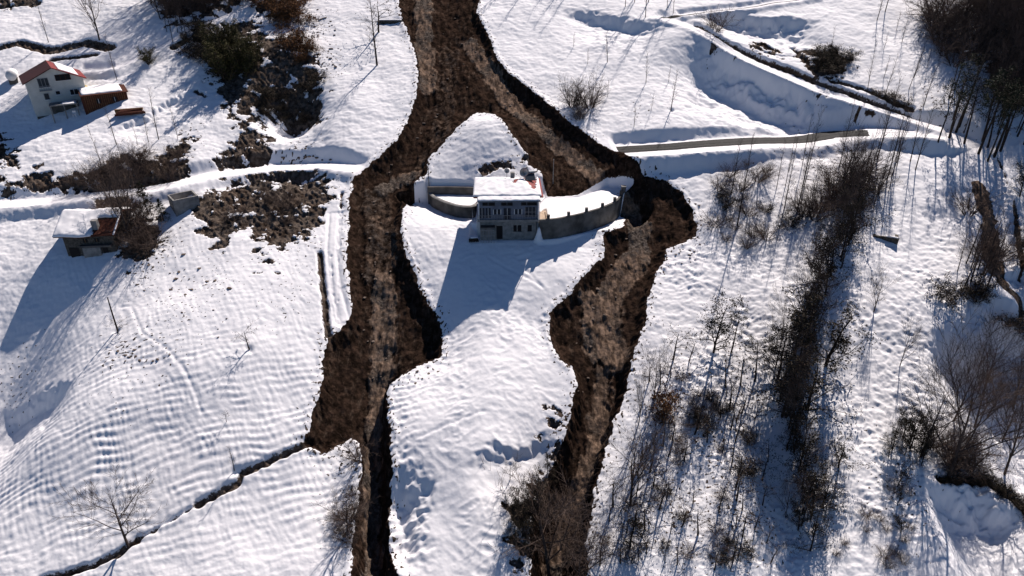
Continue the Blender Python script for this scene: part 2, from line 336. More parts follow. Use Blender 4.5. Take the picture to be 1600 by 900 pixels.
M = dict(
 snow=mat('snow', SNOWC, .7, .03, 1.2, .3), bark=mat('bark', (.075, .055, .046), .9, .25, 2), barkd=mat('dark_bark', (.045, .034, .028), .9, .25, 2),
 barkp=mat('pale_bark', (.15, .12, .10), .9, .25, 2), twig=mat('twig', (.12, .085, .068), .9, .2, 1), twigp=mat('pale_twig', (.13, .095, .08), .9, .2, 1),
 ever=mat('evergreen_leaf', (.028, .034, .016), .7, .3, .8, col2=(.012, .014, .008)), olive=mat('olive_leaf', (.07, .062, .022), .8, .3, .8, col2=(.03, .028, .012)),
 ivy=mat('ivy_leaf', (.045, .036, .022), .8, .3, .8, col2=(.016, .012, .009)), rust=mat('rusty_leaf', (.16, .075, .03), .9, .3, 1),
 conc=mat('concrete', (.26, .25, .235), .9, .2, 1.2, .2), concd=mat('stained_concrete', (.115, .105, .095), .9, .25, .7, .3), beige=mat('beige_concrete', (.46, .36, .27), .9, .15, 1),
 panel=mat('grey_cladding', (.15, .17, .215), .4, .15, .8), dark=mat('dark_opening', (.012, .012, .014), .4, .1, 1), white=mat('white_paint', (.72, .71, .70), .6, .08, 2),
 glass=mat('window_glass', (.03, .035, .045), .15, .1, 1, spec=.5), red=mat('red_roof_metal', (.24, .035, .03), .5, .2, 1.5, .1), red_shade=mat('shaded_red_roof', (.05, .011, .010), .6, .2, 1.5),
 cream=mat('cream_render', (.55, .55, .50), .85, .07, .8), wood=mat('brown_boards', (.10, .035, .022), .8, .3, 4, .2), woodl=mat('weathered_wood', (.26, .15, .07), .85, .3, 4, .2),
 stone=mat('rubble_stone', (.11, .098, .082), .9, .35, 2.5, .8), yellow=mat('yellow_render', (.48, .36, .13), .9, .35, 2), metal=mat('grey_metal', (.25, .26, .28), .4, .1, 2, metal=.6),
 rock=mat('rock', (.17, .13, .105), .9, .3, 2, .5), wall_r=mat('retaining_wall_concrete', (.15, .14, .125), .9, .3, .5, .3))

def ground_mat():
    m = D.materials.new('hillside'); m.use_nodes = True; n = m.node_tree; N = n.nodes; b = N['Principled BSDF']; lk = n.links.new
    def attr(a): q = N.new('ShaderNodeAttribute'); q.attribute_name = a; return q.outputs['Fac']
    geo = N.new('ShaderNodeNewGeometry').outputs['Position']
    def noise(s, det=5, r=.6, sy=None):
        q = N.new('ShaderNodeTexNoise'); q.inputs['Scale'].default_value = s; q.inputs['Detail'].default_value = det; q.inputs['Roughness'].default_value = r
        if sy:
            mp = N.new('ShaderNodeMapping'); mp.inputs['Scale'].default_value = sy; lk(geo, mp.inputs[0]); lk(mp.outputs[0], q.inputs['Vector'])
        else: lk(geo, q.inputs['Vector'])
        return q.outputs['Fac']
    def ma(op, a, c, e=None):
        q = N.new('ShaderNodeMath'); q.operation = op
        for i, v in enumerate((a, c, e)):
            if v is None: continue
            if isinstance(v, (int, float)): q.inputs[i].default_value = v
            else: lk(v, q.inputs[i])
        return q.outputs[0]
    def sm(v, lo, hi):
        q = N.new('ShaderNodeMapRange'); q.interpolation_type = 'SMOOTHSTEP'; lk(v, q.inputs['Value']); q.inputs[1].default_value = lo; q.inputs[2].default_value = hi; return q.outputs[0]
    def mix(f, a, c):
        q = N.new('ShaderNodeMix'); q.data_type = 'RGBA'; lk(f, q.inputs[0])
        for i, v in ((6, a), (7, c)):
            if isinstance(v, tuple): q.inputs[i].default_value = (*v, 1)
            else: lk(v, q.inputs[i])
        return q.outputs[2]
    nf = noise(2.6, 6, .64); nm = noise(.8, 5, .65); nb = noise(.16, 4, .6)
    edge = ma('MULTIPLY', ma('SUBTRACT', nf, .5), .7)
    bare = sm(ma('ADD', attr('bare'), edge), .5, .62); mud = sm(ma('ADD', attr('mud'), edge), .45, .55)
    snow = mix(attr('grime'), SNOWC, (.76, .73, .74))
    soil = mix(sm(nm, .35, .65), (.034, .026, .021), (.15, .12, .098))
    rst = mix(sm(nf, .35, .7), (.045, .026, .015), (.12, .065, .035))
    soil = mix(ma('MULTIPLY', attr('tone'), .7), soil, rst)
    soil = mix(sm(noise(1.7, 6, .75, (1.6, .5, 1)), .55, .75), soil, (.16, .13, .11))
    mdk = mix(sm(nm, .38, .66), (.014, .009, .0065), (.046, .028, .020))
    mdk = mix(sm(nf, .58, .8), mdk, (.12, .08, .058))
    mdk = mix(ma('MULTIPLY', sm(noise(1.0, 7, .72, (1.1, .28, .4)), .52, .68), .65), mdk, (.10, .070, .052))
    stk = noise(1.3, 8, .68, (1.0, .32, .45))
    tn = mix(sm(stk, .38, .64), (.055, .038, .028), (.24, .165, .118)); tn = mix(sm(nb, .45, .6), tn, mix(sm(nf, .4, .7), (.045, .035, .028), (.17, .14, .118)))
    tf = sm(ma('ADD', attr('tan'), ma('MULTIPLY', ma('SUBTRACT', nm, .5), 1.1)), .35, .75)
    mdk = mix(tf, mdk, tn)
    asp = mix(sm(nf, .4, .7), (.014, .013, .012), (.032, .030, .028))
    snow = mix(sm(ma('ADD', attr('asph'), ma('MULTIPLY', edge, .6)), .45, .6), snow, asp)
    col = mix(mud, mix(bare, snow, soil), mdk)
    lk(col, b.inputs['Base Color'])
    wet = ma('MULTIPLY', mud, ma('SUBTRACT', 1.0, tf))
    lk(ma('SUBTRACT', .8, ma('MULTIPLY', wet, .2)), b.inputs['Roughness']); lk(ma('MULTIPLY', ma('SUBTRACT', 1.0, ma('MAXIMUM', mud, bare)), .15), b.inputs['Specular IOR Level'])
    dirt = ma('MAXIMUM', mud, bare)
    rock = noise(1.4, 8, .72)
    hgt = ma('ADD', ma('MULTIPLY', ma('MULTIPLY', rock, dirt), 1.1), ma('MULTIPLY', noise(1.6, 4, .55), .12))
    bp = N.new('ShaderNodeBump'); bp.inputs['Strength'].default_value = .8; bp.inputs['Distance'].default_value = .3
    lk(hgt, bp.inputs['Height']); lk(bp.outputs[0], b.inputs['Normal'])
    return m
M['ground'] = ground_mat()

# ------------------------------------------------------------------ mesh helpers
def link(name, verts, faces, m, parent=None, smooth=False, mats=None, idx=None):
    me = D.meshes.new(name); V = np.asarray(verts, np.float32); me.from_pydata([tuple(v) for v in V], [], faces); me.update()
    me.materials.append(m) if mats is None else [me.materials.append(q) for q in mats]
    if smooth: me.polygons.foreach_set('use_smooth', [True]*len(me.polygons))
    o = D.objects.new(name, me); C.objects.link(o)
    if parent: o.parent = parent
    return o
def tag(o, label=None, cat=None, group=None, kind=None):
    if label: o['label'] = label
    if cat: o['category'] = cat
    if group: o['group'] = group
    if kind: o['kind'] = kind
    return o
def empty(name, loc, rz=0, **k):
    o = D.objects.new(name, None); C.objects.link(o); o.location = loc; o.rotation_euler = (0, 0, rz); o.empty_display_size = .3
    return tag(o, **k)
class MB:
    def __init__(s): s.v = []; s.f = []
    def box(s, x0, x1, y0, y1, z0, z1, j=0):
        b = len(s.v); r = (lambda: random.uniform(-j, j)) if j else (lambda: 0)
        s.v += [(x+r(), y+r(), z+r()) for z in (z0, z1) for x, y in ((x0, y0), (x1, y0), (x1, y1), (x0, y1))]
        s.f += [tuple(b+i for i in q) for q in ((3,2,1,0), (4,5,6,7), (0,1,5,4), (1,2,6,5), (2,3,7,6), (3,0,4,7))]; return s
    def prism(s, pts, z0, z1):
        """pts: outline (counter-clockwise), z0/z1 numbers or lists"""
        n = len(pts); b = len(s.v); a = z0 if isinstance(z0, (list, tuple)) else [z0]*n; c = z1 if isinstance(z1, (list, tuple)) else [z1]*n
        s.v += [(p[0], p[1], a[i]) for i, p in enumerate(pts)]+[(p[0], p[1], c[i]) for i, p in enumerate(pts)]
        s.f += [tuple(b+i for i in reversed(range(n))), tuple(b+n+i for i in range(n))]+[(b+i, b+(i+1) % n, b+n+(i+1) % n, b+n+i) for i in range(n)]; return s
    def tube(s, P, Rr, k=6):
        P = np.asarray(P, float); b0 = len(s.v)
        T = np.gradient(P, axis=0); 
        for i, (p, t, r) in enumerate(zip(P, T, Rr)):
            t = t/(np.linalg.norm(t)+1e-9); a = np.cross(t, (0, 0, 1)) if abs(t[2]) < .9 else np.cross(t, (1, 0, 0)); a /= np.linalg.norm(a); c = np.cross(t, a)
            for q in range(k):
                th = 2*math.pi*q/k; s.v.append(tuple(p+r*(math.cos(th)*a+math.sin(th)*c)))
        for i in range(len(P)-1):
            for q in range(k):
                a = b0+i*k+q; c = b0+i*k+(q+1) % k; s.f.append((a, c, c+k, a+k))
        s.f.append(tuple(b0+q for q in reversed(range(k)))); e = b0+(len(P)-1)*k; s.f.append(tuple(e+q for q in range(k)))
        return s
    def cyl(s, x, y, z0, z1, r, k=10): return s.tube([(x, y, z0), (x, y, z1)], [r, r], k)
    def poly(s, pts, th=.08):
        """a flat plate given by its top corners, thickened downwards"""
        n = len(pts); b = len(s.v); s.v += [tuple(p) for p in pts]+[(p[0], p[1], p[2]-th) for p in pts]
        s.f += [tuple(b+i for i in range(n)), tuple(b+n+i for i in reversed(range(n)))]+[(b+i, b+n+i, b+n+(i+1) % n, b+(i+1) % n) for i in range(n)]; return s
    def build(s, name, m, parent=None, smooth=False): return link(name, s.v, s.f, m, parent, smooth)
def box(name, m, par, *a, **k): return MB().box(*a, **k).build(name, m, par)
def snow_sheet(name, par, zf, x0, x1, y0, y1, th, mask, step=.3, seed=1, m=None):
    """a lumpy closed blanket of snow lying on the surface zf(x, y)"""
    nx = int((x1-x0)/step)+1; ny = int((y1-y0)/step)+1
    xs = np.linspace(x0, x1, nx); ys = np.linspace(y0, y1, ny); XX, YY = np.meshgrid(xs, ys)
    cen = lambda q: (q[:-1, :-1]+q[1:, 1:])/2
    mk = mask(cen(XX), cen(YY)); edge = np.zeros(XX.shape); 
    full = np.zeros((ny+1, nx+1)); full[1:-1, 1:-1] = mk
    edge = np.minimum.reduce([full[:-1, :-1], full[1:, :-1], full[:-1, 1:], full[1:, 1:]])
    T = th*(.75+.5*fbm(XX/1.7, YY/1.7, 3, seed))*(.35+.65*edge)
    Z = zf(XX, YY); v = []; f = []; idx = {}
    def vid(i, j, top):
        k = (i, j, top)
        if k not in idx: idx[k] = len(v); v.append((XX[i, j], YY[i, j], Z[i, j]+(T[i, j] if top else .012)))
        return idx[k]
    for i in range(ny-1):
        for j in range(nx-1):
            if not mk[i, j]: continue
            f.append((vid(i, j, 1), vid(i, j+1, 1), vid(i+1, j+1, 1), vid(i+1, j, 1))); f.append((vid(i+1, j, 0), vid(i+1, j+1, 0), vid(i, j+1, 0), vid(i, j, 0)))
            for di, dj, a, c in ((-1, 0, (i, j), (i, j+1)), (0, 1, (i, j+1), (i+1, j+1)), (1, 0, (i+1, j+1), (i+1, j)), (0, -1, (i+1, j), (i, j))):
                ii, jj = i+di, j+dj
                if not (0 <= ii < ny-1 and 0 <= jj < nx-1 and mk[ii, jj]): f.append((vid(*a, 0), vid(*c, 0), vid(*c, 1), vid(*a, 1)))
    return link(name, v, f, m or M['snow'], par, True)

# ------------------------------------------------------------------ the ground, cut into ground, mudflow and roads
nv, nu = GH.shape
V = np.stack([GX, GY, GH], -1).reshape(-1, 3).astype(np.float32)
ii, jj = np.meshgrid(np.arange(nv-1), np.arange(nu-1), indexing='ij'); a = (ii*nu+jj).ravel()
Fq = np.stack([a, a+1, a+nu+1, a+nu], 1)
fc = np.zeros(len(a), np.int32); rid = AT['road_id'][:-1, :-1].ravel(); mudf = (AT['sd'][:-1, :-1] > .05).ravel() & (AT['mud'][:-1, :-1].ravel() > .5)
fc[rid > 0] = rid[rid > 0]; fc[mudf] = 100
def terrain_part(name, sel, label=None):
    F = Fq[sel]; used, inv = np.unique(F, return_inverse=True); F = inv.reshape(-1, 4).astype(np.int32)
    me = D.meshes.new(name); me.vertices.add(len(used)); me.vertices.foreach_set('co', V[used].ravel())
    me.loops.add(F.size); me.loops.foreach_set('vertex_index', F.ravel()); me.polygons.add(len(F))
    me.polygons.foreach_set('loop_start', np.arange(0, F.size, 4, dtype=np.int32)); me.polygons.foreach_set('loop_total', np.full(len(F), 4, np.int32))
    me.polygons.foreach_set('use_smooth', np.ones(len(F), bool)); me.update(calc_edges=True)
    for k in ('mud', 'bare', 'tone', 'tan', 'asph', 'grime'):
        at = me.attributes.new(k, 'FLOAT', 'POINT'); at.data.foreach_set('value', AT[k].ravel()[used].astype(np.float32))
    me.materials.append(M['ground']); o = D.objects.new(name, me); C.objects.link(o); tag(o, kind='structure', label=label); return o
terrain_part('ground', fc == 0, 'steep snow-covered hillside around the mudflow')
terrain_part('mudflow', fc == 100, 'dark brown mudflow splitting in two around the house')
for k, (nm, lb) in enumerate([('track', 'snow-covered farm track on the left ending at the mudflow'), ('road', 'partly cleared village road on the right of the mudflow'),
        ('road', 'rutted road climbing diagonally at the upper right'), ('lane', 'narrow dark lane along the top edge'), ('path', 'snow-filled path beside the left mudflow'), ('track', 'tyre-marked track past the red-roofed house')]):
    if (fc == k+1).any(): terrain_part(nm, fc == k+1, lb)
# ------------------------------------------------------------------ the house between the two flows
random.seed(4)
def wall_along(name, line, ztop, th, mt, parent, zbot=None, drop=.6, cap=None):
    """a wall that follows a curved line, footed in the ground"""
    P = np.asarray(line); L = np.concatenate([[0], np.cumsum(np.hypot(*(P[1:]-P[:-1]).T))]); n = max(4, int(L[-1]/.8))
    s = np.linspace(0, L[-1], n); X = np.interp(s, L, P[:, 0]); Y = np.interp(s, L, P[:, 1])
    if n > 6: k = np.ones(3)/3; X[1:-1] = np.convolve(X, k, 'valid'); Y[1:-1] = np.convolve(Y, k, 'valid')
    tx = np.gradient(X); ty = np.gradient(Y); q = np.hypot(tx, ty); nx, ny = ty/q, -tx/q
    zb = np.minimum(Hi(X+nx*.8, Y+ny*.8), Hi(X, Y)) - drop if zbot is None else np.full(n, zbot)
    zt = ztop if np.ndim(ztop) else np.full(n, ztop)
    v = []; f = []
    for i in range(n):
        o = (X[i]+nx[i]*(th+.25), Y[i]+ny[i]*(th+.25)); a = (X[i]+nx[i]*th, Y[i]+ny[i]*th); b = (X[i]-nx[i]*.15, Y[i]-ny[i]*.15)
        v += [(*o, zb[i]), (*a, zt[i]), (*b, zt[i]), (*b, zb[i])]
    for i in range(n-1):
        k = 4*i
        for q_ in range(4): f.append((k+q_, k+4+q_, k+4+(q_+1) % 4, k+(q_+1) % 4))
    f += [(3, 2, 1, 0), (4*n-4, 4*n-3, 4*n-2, 4*n-1)]
    return link(name, v, f, mt, parent), np.stack([X, Y, nx, ny], 1)

rw = empty('retaining_wall', (0, 0, 0), label='long curved grey concrete wall holding the terrace right of the central house', cat='wall')
wp, rwl = wall_along('wall_panel', RW, TZ+.15, .3, M['wall_r'], rw)
for i in np.linspace(2, len(rwl)-2, 6).astype(int):
    X, Y, nx, ny = rwl[i]; zb = float(Hi(X+nx*.9, Y+ny*.9))-.6
    MB().box(X-.28, X+.28, Y-.28, Y+.28, TZ+.15, TZ+.95, .03).build('post', M['concd'], rw)
lw = empty('retaining_wall', (0, 0, 0), label='short rounded concrete wall holding the snowy yard left of the central house', cat='wall')
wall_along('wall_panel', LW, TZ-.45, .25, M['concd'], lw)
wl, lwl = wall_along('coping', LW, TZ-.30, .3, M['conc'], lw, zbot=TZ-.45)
bw = empty('retaining_wall', (0, 0, 0), label='low dark wall between the white snow triangle and the yard', cat='wall')
wall_along('wall_panel', BW-[0, .5], TZ+.9, .3, M['concd'], bw)
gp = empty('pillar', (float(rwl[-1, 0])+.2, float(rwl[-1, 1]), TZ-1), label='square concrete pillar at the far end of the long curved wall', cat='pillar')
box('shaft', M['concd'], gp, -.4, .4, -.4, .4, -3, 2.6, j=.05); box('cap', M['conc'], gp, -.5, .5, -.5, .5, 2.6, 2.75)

h = empty('house', (HX, HY, HZ), R(1.5), label='grey flat-fronted house with snow on its red roof, standing between the two mudflows', cat='house')
lo = box('lower_wall', M['conc'], h, -5.5, 5.3, 0, 9.5, -1.5, 4.0)
box('side_wall', M['white'], h, -6.15, -5.5, 1.6, 9.5, -1.5, 4.0)
box('floor_slab', M['conc'], h, -5.9, 5.75, -1.15, 9.6, 4.0, 4.35)
up = box('upper_wall', M['panel'], h, -5.7, 5.6, -.85, 9.4, 4.35, 8.55)
for x in (-5.74, 5.45): box('corner_post', M['white'], h, x, x+.22, -1.0, -.78, 4.35, 8.45)
for x0, x1 in ((-4.9, -2.6), (-1.4, .7), (2.3, 5.2)):
    o = box('window', M['dark'], h, x0, x1, -.93, -.84, 7.25, 8.3); box('frame', M['panel'], o, x0+1.0, x0+1.1, -.97, -.92, 7.25, 8.3); box('sill', M['concd'], o, x0-.05, x1+.05, -1.05, -.93, 7.15, 7.24)
for x0 in (-2.95, 1.0):
    o = box('window', M['glass'], h, x0, x0+1.5, -.9, -.84, 5.4, 6.4)
    m = MB(); [m.box(x0+q, x0+q+.12, -.95, -.9, 5.4, 6.4) for q in (0, .69, 1.38)]; m.build('frame', M['white'], o)
o = box('window', M['glass'], h, 3.0, 5.1, -.9, -.84, 4.9, 6.8); m = MB()
for q in range(4): m.box(3.0+q*.66, 3.1+q*.66, -.96, -.9, 4.9, 6.8)
m.box(3.0, 5.1, -.955, -.9, 5.8, 5.88); m.build('frame', M['metal'], o)
m = MB()
for q in range(24): m.box(-5.6+q*.48, -5.56+q*.48, -1.12, -1.08, 4.35, 5.2)
m.box(-5.7, 5.6, -1.13, -1.07, 5.2, 5.26); m.build('railing', M['metal'], h)
for x0, x1, z0, z1 in ((-2.3, -1.2, 0, 2.7),): d_ = box('door', M['dark'], h, x0, x1, -.06, .02, z0, z1); box('frame', M['concd'], d_, x0-.1, x0, -.1, .02, z0, z1+.1)
for x0, x1 in ((.9, 1.5), (1.7, 2.4), (3.6, 4.4)): o = box('window', M['dark'], h, x0, x1, -.05, .02, 1.5, 2.8); box('sill', M['conc'], o, x0-.08, x1+.08, -.14, .02, 1.4, 1.49)
m = MB()
for q in range(6): m.box(-5.4+q*.5, -5.32+q*.5, -1.1, -1.02, -.4, 2.3)
m.box(-5.45, -2.85, -1.12, -1.0, 2.2, 2.32); m.box(-5.45, -2.85, -1.1, -1.04, 1.1, 1.2); m.build('fence_bars', M['metal'], h)
box('awning', M['concd'], h, -5.4, -2.6, -1.2, 0, 2.75, 2.87)
box('balcony', M['beige'], h, 5.62, 7.7, -.2, 5.5, 3.3, 3.6); box('balcony_wall', M['beige'], h, 5.62, 5.8, .6, 9.2, 3.6, 7.9)
m = MB(); [m.box(7.5, 7.58, -.15+q*.7, -.08+q*.7, 3.6, 4.5) for q in range(8)]; m.box(7.48, 7.6, -.2, 5.4, 4.5, 4.58); m.build('balcony_rail', M['white'], h)
m = MB(); m.tube([(-6.1, -1.5, 8.12), (6.0, -1.5, 8.12)], [.08, .08], 6); m.build('gutter', M['metal'], h)
MB().tube([(5.8, -1.3, 8.1), (5.8, -1.2, 4.4), (5.6, -.1, 3.9), (5.45, -.1, 0)], [.06]*4, 6).build('drainpipe', M['white'], h)
for x0 in (-5.5, -4.35): o = box('window', M['glass'], h, x0, x0+.95, -.9, -.84, 4.7, 6.7); box('frame', M['white'], o, x0+.44, x0+.5, -.94, -.9, 4.7, 6.7)
o = box('door', M['glass'], h, -.95, .35, -.9, -.84, 4.4, 6.6); box('frame', M['white'], o, -.33, -.26, -.94, -.9, 4.4, 6.6)
# hipped roof
ex0, ex1, ey0, ey1, ez, rz_ = -6.6, 6.5, -.2, 10.4, 8.6, 10.1
def hipz(x, y, ez=ez):
    return ez+np.minimum.reduce([(x-ex0)*.46, (ex1-x)*.30, (y-ey0)*.30, (ey1-y)*.30])*(rz_-8.6)/1.5
rf = MB(); cy = (ey0+ey1)/2; hx0 = ex0+(rz_-ez)/.46; hx1 = ex1-(rz_-ez)/.30; 
bb = [(ex0, ey0), (ex1, ey0), (ex1, ey1), (ex0, ey1)]
rf.v = [(*p, ez-.22) for p in bb]+[(*p, ez) for p in bb]+[(hx0, cy, ez+1.5), (hx1, cy, ez+1.5)]
rf.f = [(3,2,1,0), (0,1,5,4), (1,2,6,5), (2,3,7,6), (3,0,4,7), (4,5,9,8), (5,6,9), (6,7,8,9), (7,4,8)]
roof = rf.build('roof', M['red'], h)
hz = lambda x, y: np.minimum(ez+1.5, ez+np.minimum.reduce([(x-ex0)*.46, (ex1-x)*.30, (y-ey0)*1.5/(cy-ey0), (ey1-y)*1.5/(cy-ey0)]))
def msk(x, y):
    wob = .45*fbm(x/1.3, y/1.3, 3, 7)
    slip = (x-2.6+wob*1.2 > (8.8-y)*.30) & (x < 5.6-(8-y)*.1+wob) & (y > 1.2)
    bare = (np.abs(x-2.2-.35*(y-7)) < .35) & (y > 4) & (y < 9)
    return (x > ex0) & (x < ex1-.35) & (y > ey0+.12) & (~slip) & (~bare)
snow_sheet('snow', roof, hz, ex0-.1, ex1+.1, ey0-.1, ey1, .38, msk, .22, 3)
pr = MB(); pr.poly([(-5.9, -1.45, 8.25), (5.9, -1.45, 8.25), (5.9, .1, 8.62), (-5.9, .1, 8.62)], .14); pr = pr.build('porch_roof', M['concd'], h)
snow_sheet('snow', pr, lambda x, y: 8.25+(y+1.45)*.239, -5.85, 5.85, -1.45, .05, .26, lambda x, y: x > -9, .2, 5)
box('chimney', M['conc'], h, .5, 1.3, 6.2, 7.0, 9.3, 11.1, j=.03)
def dish(name, loc, r, yaw, lab):
    e = empty(name, loc, yaw, label=lab, cat='satellite dish', group='things standing on the main roof'); m = MB(); k = 14; rr = [0, .35, .7, 1]
    for a in rr[1:]:
        for q in range(k): th = 2*math.pi*q/k; m.v.append((a*r*math.cos(th), -.35*r*a*a*-1-.1, 1.0+a*r*math.sin(th)))
    m.v.append((0, -.1, 1.0)); c = len(m.v)-1
    m.f += [(c, (q+1) % k, q) for q in range(k)]
    for j in range(2): m.f += [(j*k+q, j*k+(q+1) % k, (j+1)*k+(q+1) % k, (j+1)*k+q) for q in range(k)]
    o = m.build('reflector', M['metal'], e, True); sol = o.modifiers.new('s', 'SOLIDIFY'); sol.thickness = .04
    MB().tube([(0, .05, 1.0), (0, .05, -.6)], [.04, .04]).build('mast', M['dark'], e); MB().tube([(0, 0, .55), (0, .75*r+.1, .95)], [.025, .025], 4).build('feed_arm', M['dark'], e)
rt = Mr = __import__('mathutils').Matrix.Rotation(R(1.5), 4, 'Z')
def onh(x, y, z): v = rt @ __import__('mathutils').Vector((x, y, z)); return (HX+v.x, HY+v.y, HZ+v.z)
dish('satellite_dish', onh(3.1, 6.6, 10.2), .95, R(200), 'large dark satellite dish on the bare red part of the roof')
dish('satellite_dish', onh(-.2, 6.9, 10.35), .5, R(170), 'small satellite dish beside the chimney, in the snow of the roof')
e = empty('water_heater', onh(4.3, 7.2, 9.3), R(10), label='dark solar water heater frame near the right edge of the red roof', cat='water heater')
MB().poly([(-1, -.8, .25), (1, -.8, .25), (1, .7, 1.1), (-1, .7, 1.1)], .1).build('solar_panel', M['glass'], e)
MB().tube([(-1.1, .9, 1.3), (1.1, .9, 1.3)], [.28, .28], 12).build('tank', M['metal'], e)
for x in (-.9, .9): box('leg', M['metal'], e, x-.04, x+.04, .8, .88, -.6, 1.2)
wx, wy, wz = spot(741, 377)
e = empty('log_pile', (wx, wy, wz), R(8), label='dark pile of logs at the lower left corner of the grey house', cat='log pile'); m = MB()
for r_ in range(3):
    for q in range(6-r_): m.tube([(-.9+q*.32+r_*.16, -.5, .16+r_*.27), (-.88+q*.32+r_*.16, .6, .17+r_*.27)], [.15, .14], 7)
m.build('logs', M['barkd'], e); box('snow_cap', M['snow'], e, -.7, .7, -.45, .55, .86, 1.02, j=.08)
def pole(px, py, hm, r, lab, mt='barkd', arms=0, name='utility_pole', cat='pole'):
    x, y, z = spot(px, py); e = empty(name, (x, y, z), random.random(), label=lab, cat=cat)
    MB().tube([(0, 0, -.5), (0, 0, hm*.5), (.03*hm/5, 0, hm)], [r*1.2, r, r*.7], 8).build('shaft', M[mt], e)
    if arms: MB().box(-.7, .7, -.05, .05, hm-.6, hm-.48).build('crossarm', M[mt], e); [MB().cyl(q, 0, hm-.48, hm-.28, .06, 6).build('insulator', M['white'], e) for q in (-.6, 0, .6)]
    else: MB().cyl(.03*hm/5, 0, hm, hm+.08, r*.95, 8).build('cap', M['metal'], e)
pole(671, 300, 7, .07, 'thin pole at the left end of the rounded yard wall')
pole(864, 287, 5.2, .09, 'thin pale pole standing in the mud behind the terrace', 'conc')
pole(184, 517, 6.6, .13, 'bare dark pole in the middle of the left snow field, casting a long shadow', arms=0)
pole(1492, 140, 9, .12, 'wooden pole with a crossarm beside the upper right forest', arms=1)

# ------------------------------------------------------------------ red-roofed white house, upper left
def gable_house(name, loc, yaw, Wd, Dp, Hh, rise, lab, matw, over=.7):
    e = empty(name, loc, yaw, label=lab, cat='house'); hw = Wd/2
    m = MB(); m.v = [(-hw,0,-2.5),(hw,0,-2.5),(hw,Dp,-2.5),(-hw,Dp,-2.5),(-hw,0,Hh),(hw,0,Hh),(hw,Dp,Hh),(-hw,Dp,Hh),(0,0,Hh+rise),(0,Dp,Hh+rise)]
    m.f = [(3,2,1,0),(0,1,5,8,4),(1,2,6,5),(2,3,7,9,6),(3,0,4,7),(4,8,9,7),(5,6,9,8)]; m.build('wall', matw, e)
    sl = rise/hw; a = over
    l = MB().poly([(-hw-a, -a, Hh-a*sl+.22), (0, -a, Hh+rise+.22), (0, Dp+a, Hh+rise+.22), (-hw-a, Dp+a, Hh-a*sl+.22)], .18)
    r_ = MB().poly([(0, -a, Hh+rise+.215), (hw+a, -a, Hh-a*sl+.22), (hw+a, Dp+a, Hh-a*sl+.22), (0, Dp+a, Hh+rise+.215)], .18)
    return e, l, r_, sl
x, y, z = spot(84, 176)
WHP = (x+1.8, y+1.0, z-.2)
wh, l, r_, sl = gable_house('house', WHP, R(36), 11.0, 10.5, 7.2, 2.6, 'white three-storey gabled house with a half snow-covered red roof at the upper left', M['cream'])
l.build('roof', M['red_shade'], wh); ro = r_.build('roof', M['red'], wh)  # left slope gets a darker red, its shade put into the colour
snow_sheet('snow', ro, lambda x, y: 7.2+2.6+.22-x*sl, 1.0, 5.6, -.2, 10.4, .34, lambda x, y: (x > 1.2+.25*pn(y, x, 3)) & (x < 4.9), .25, 8)
def win(par, x0, x1, z0, z1, bars=2, fm='white', gm='dark'):
    o = box('window', M[gm], par, x0, x1, -.05, .03, z0, z1); m = MB()
    for q in range(bars+1): t = x0+(x1-x0-.09)*q/bars; m.box(t, t+.09, -.09, -.05, z0, z1)
    m.box(x0, x1, -.088, -.05, z0, z0+.08); m.box(x0, x1, -.088, -.05, z1-.08, z1); m.build('frame', M[fm], o); box('sill', M['white'], o, x0-.1, x1+.1, -.2, .02, z0-.1, z0-.01)
    return o
win(wh, .2, 3.2, 7.0, 8.3, 3, 'wood'); win(wh, -3.3, -1.2, 5.9, 7.9, 3, 'metal', 'glass'); win(wh, 2.2, 3.9, 3.6, 4.9, 2); win(wh, -2.9, -1.9, 3.2, 4.6, 1, 'metal', 'glass'); win(wh, -.6, .4, 4.0, 4.9, 1)
m = MB()
for q in range(6): m.box(-3.4+q*.45, -3.35+q*.45, -.5, -.45, 5.3, 6.2)
m.box(-3.4, -1.1, -.52, -.44, 6.2, 6.26); m.box(-3.45, -1.05, -.55, 0, 5.15, 5.3); m.build('balcony_rail', M['metal'], wh)
box('plinth', M['concd'], wh, -5.36, 5.36, -.06, 11.1, -2.5, -.2)
y_ = MB(); y_.prism([(5.5, -.3), (7.6, -.6), (8.3, 4.5), (5.5, 5)], -2, [4.6, 3.2, 3.4, 4.9]); y_.build('side_wall', M['yellow'], wh)
e = empty('porch', (WHP[0]-.2, WHP[1]-4.4, WHP[2]-.2), R(28), label='low open porch with thin concrete roof below the white gabled house', cat='porch')
box('roof', M['conc'], e, 0, 5.6, 0, 3.2, 2.5, 2.72); box('back_wall', M['concd'], e, .1, 5.5, 3.0, 3.2, -1.5, 2.5)
for x in (.1, 2.7, 5.2): box('post', M['conc'], e, x, x+.22, .05, .27, -1.5, 2.5)
snow_sheet('snow', [c for c in e.children if c.name.startswith('roof')][0], lambda x, y: 2.72+0*x, .3, 5.3, .2, 3.0, .2, lambda x, y: x > 2.6+pn(y, x, 4), .3, 9)
e = empty('wooden_chair', (WHP[0]+4.4, WHP[1]-3.6, WHP[2]+.1), R(20), label='white slatted chair frame standing in the shade of the porch', cat='chair')
m = MB(); m.box(-.3, .3, -.3, .3, .45, .5); m.build('seat', M['white'], e); MB().box(-.3, .3, .27, .32, .5, 1.1).build('backrest', M['white'], e)
for a_ in (-.27, .27):
    for c_ in (-.27, .27): box('leg', M['white'], e, a_-.03, a_+.03, c_-.03, c_+.03, -.3, .45)
AX = (WHP[0]+9.4, WHP[1]+.6, WHP[2]+.9)
an = empty('shed', AX, R(34), label='brown board shed with a snow-covered flat roof right of the white gabled house', cat='shed')
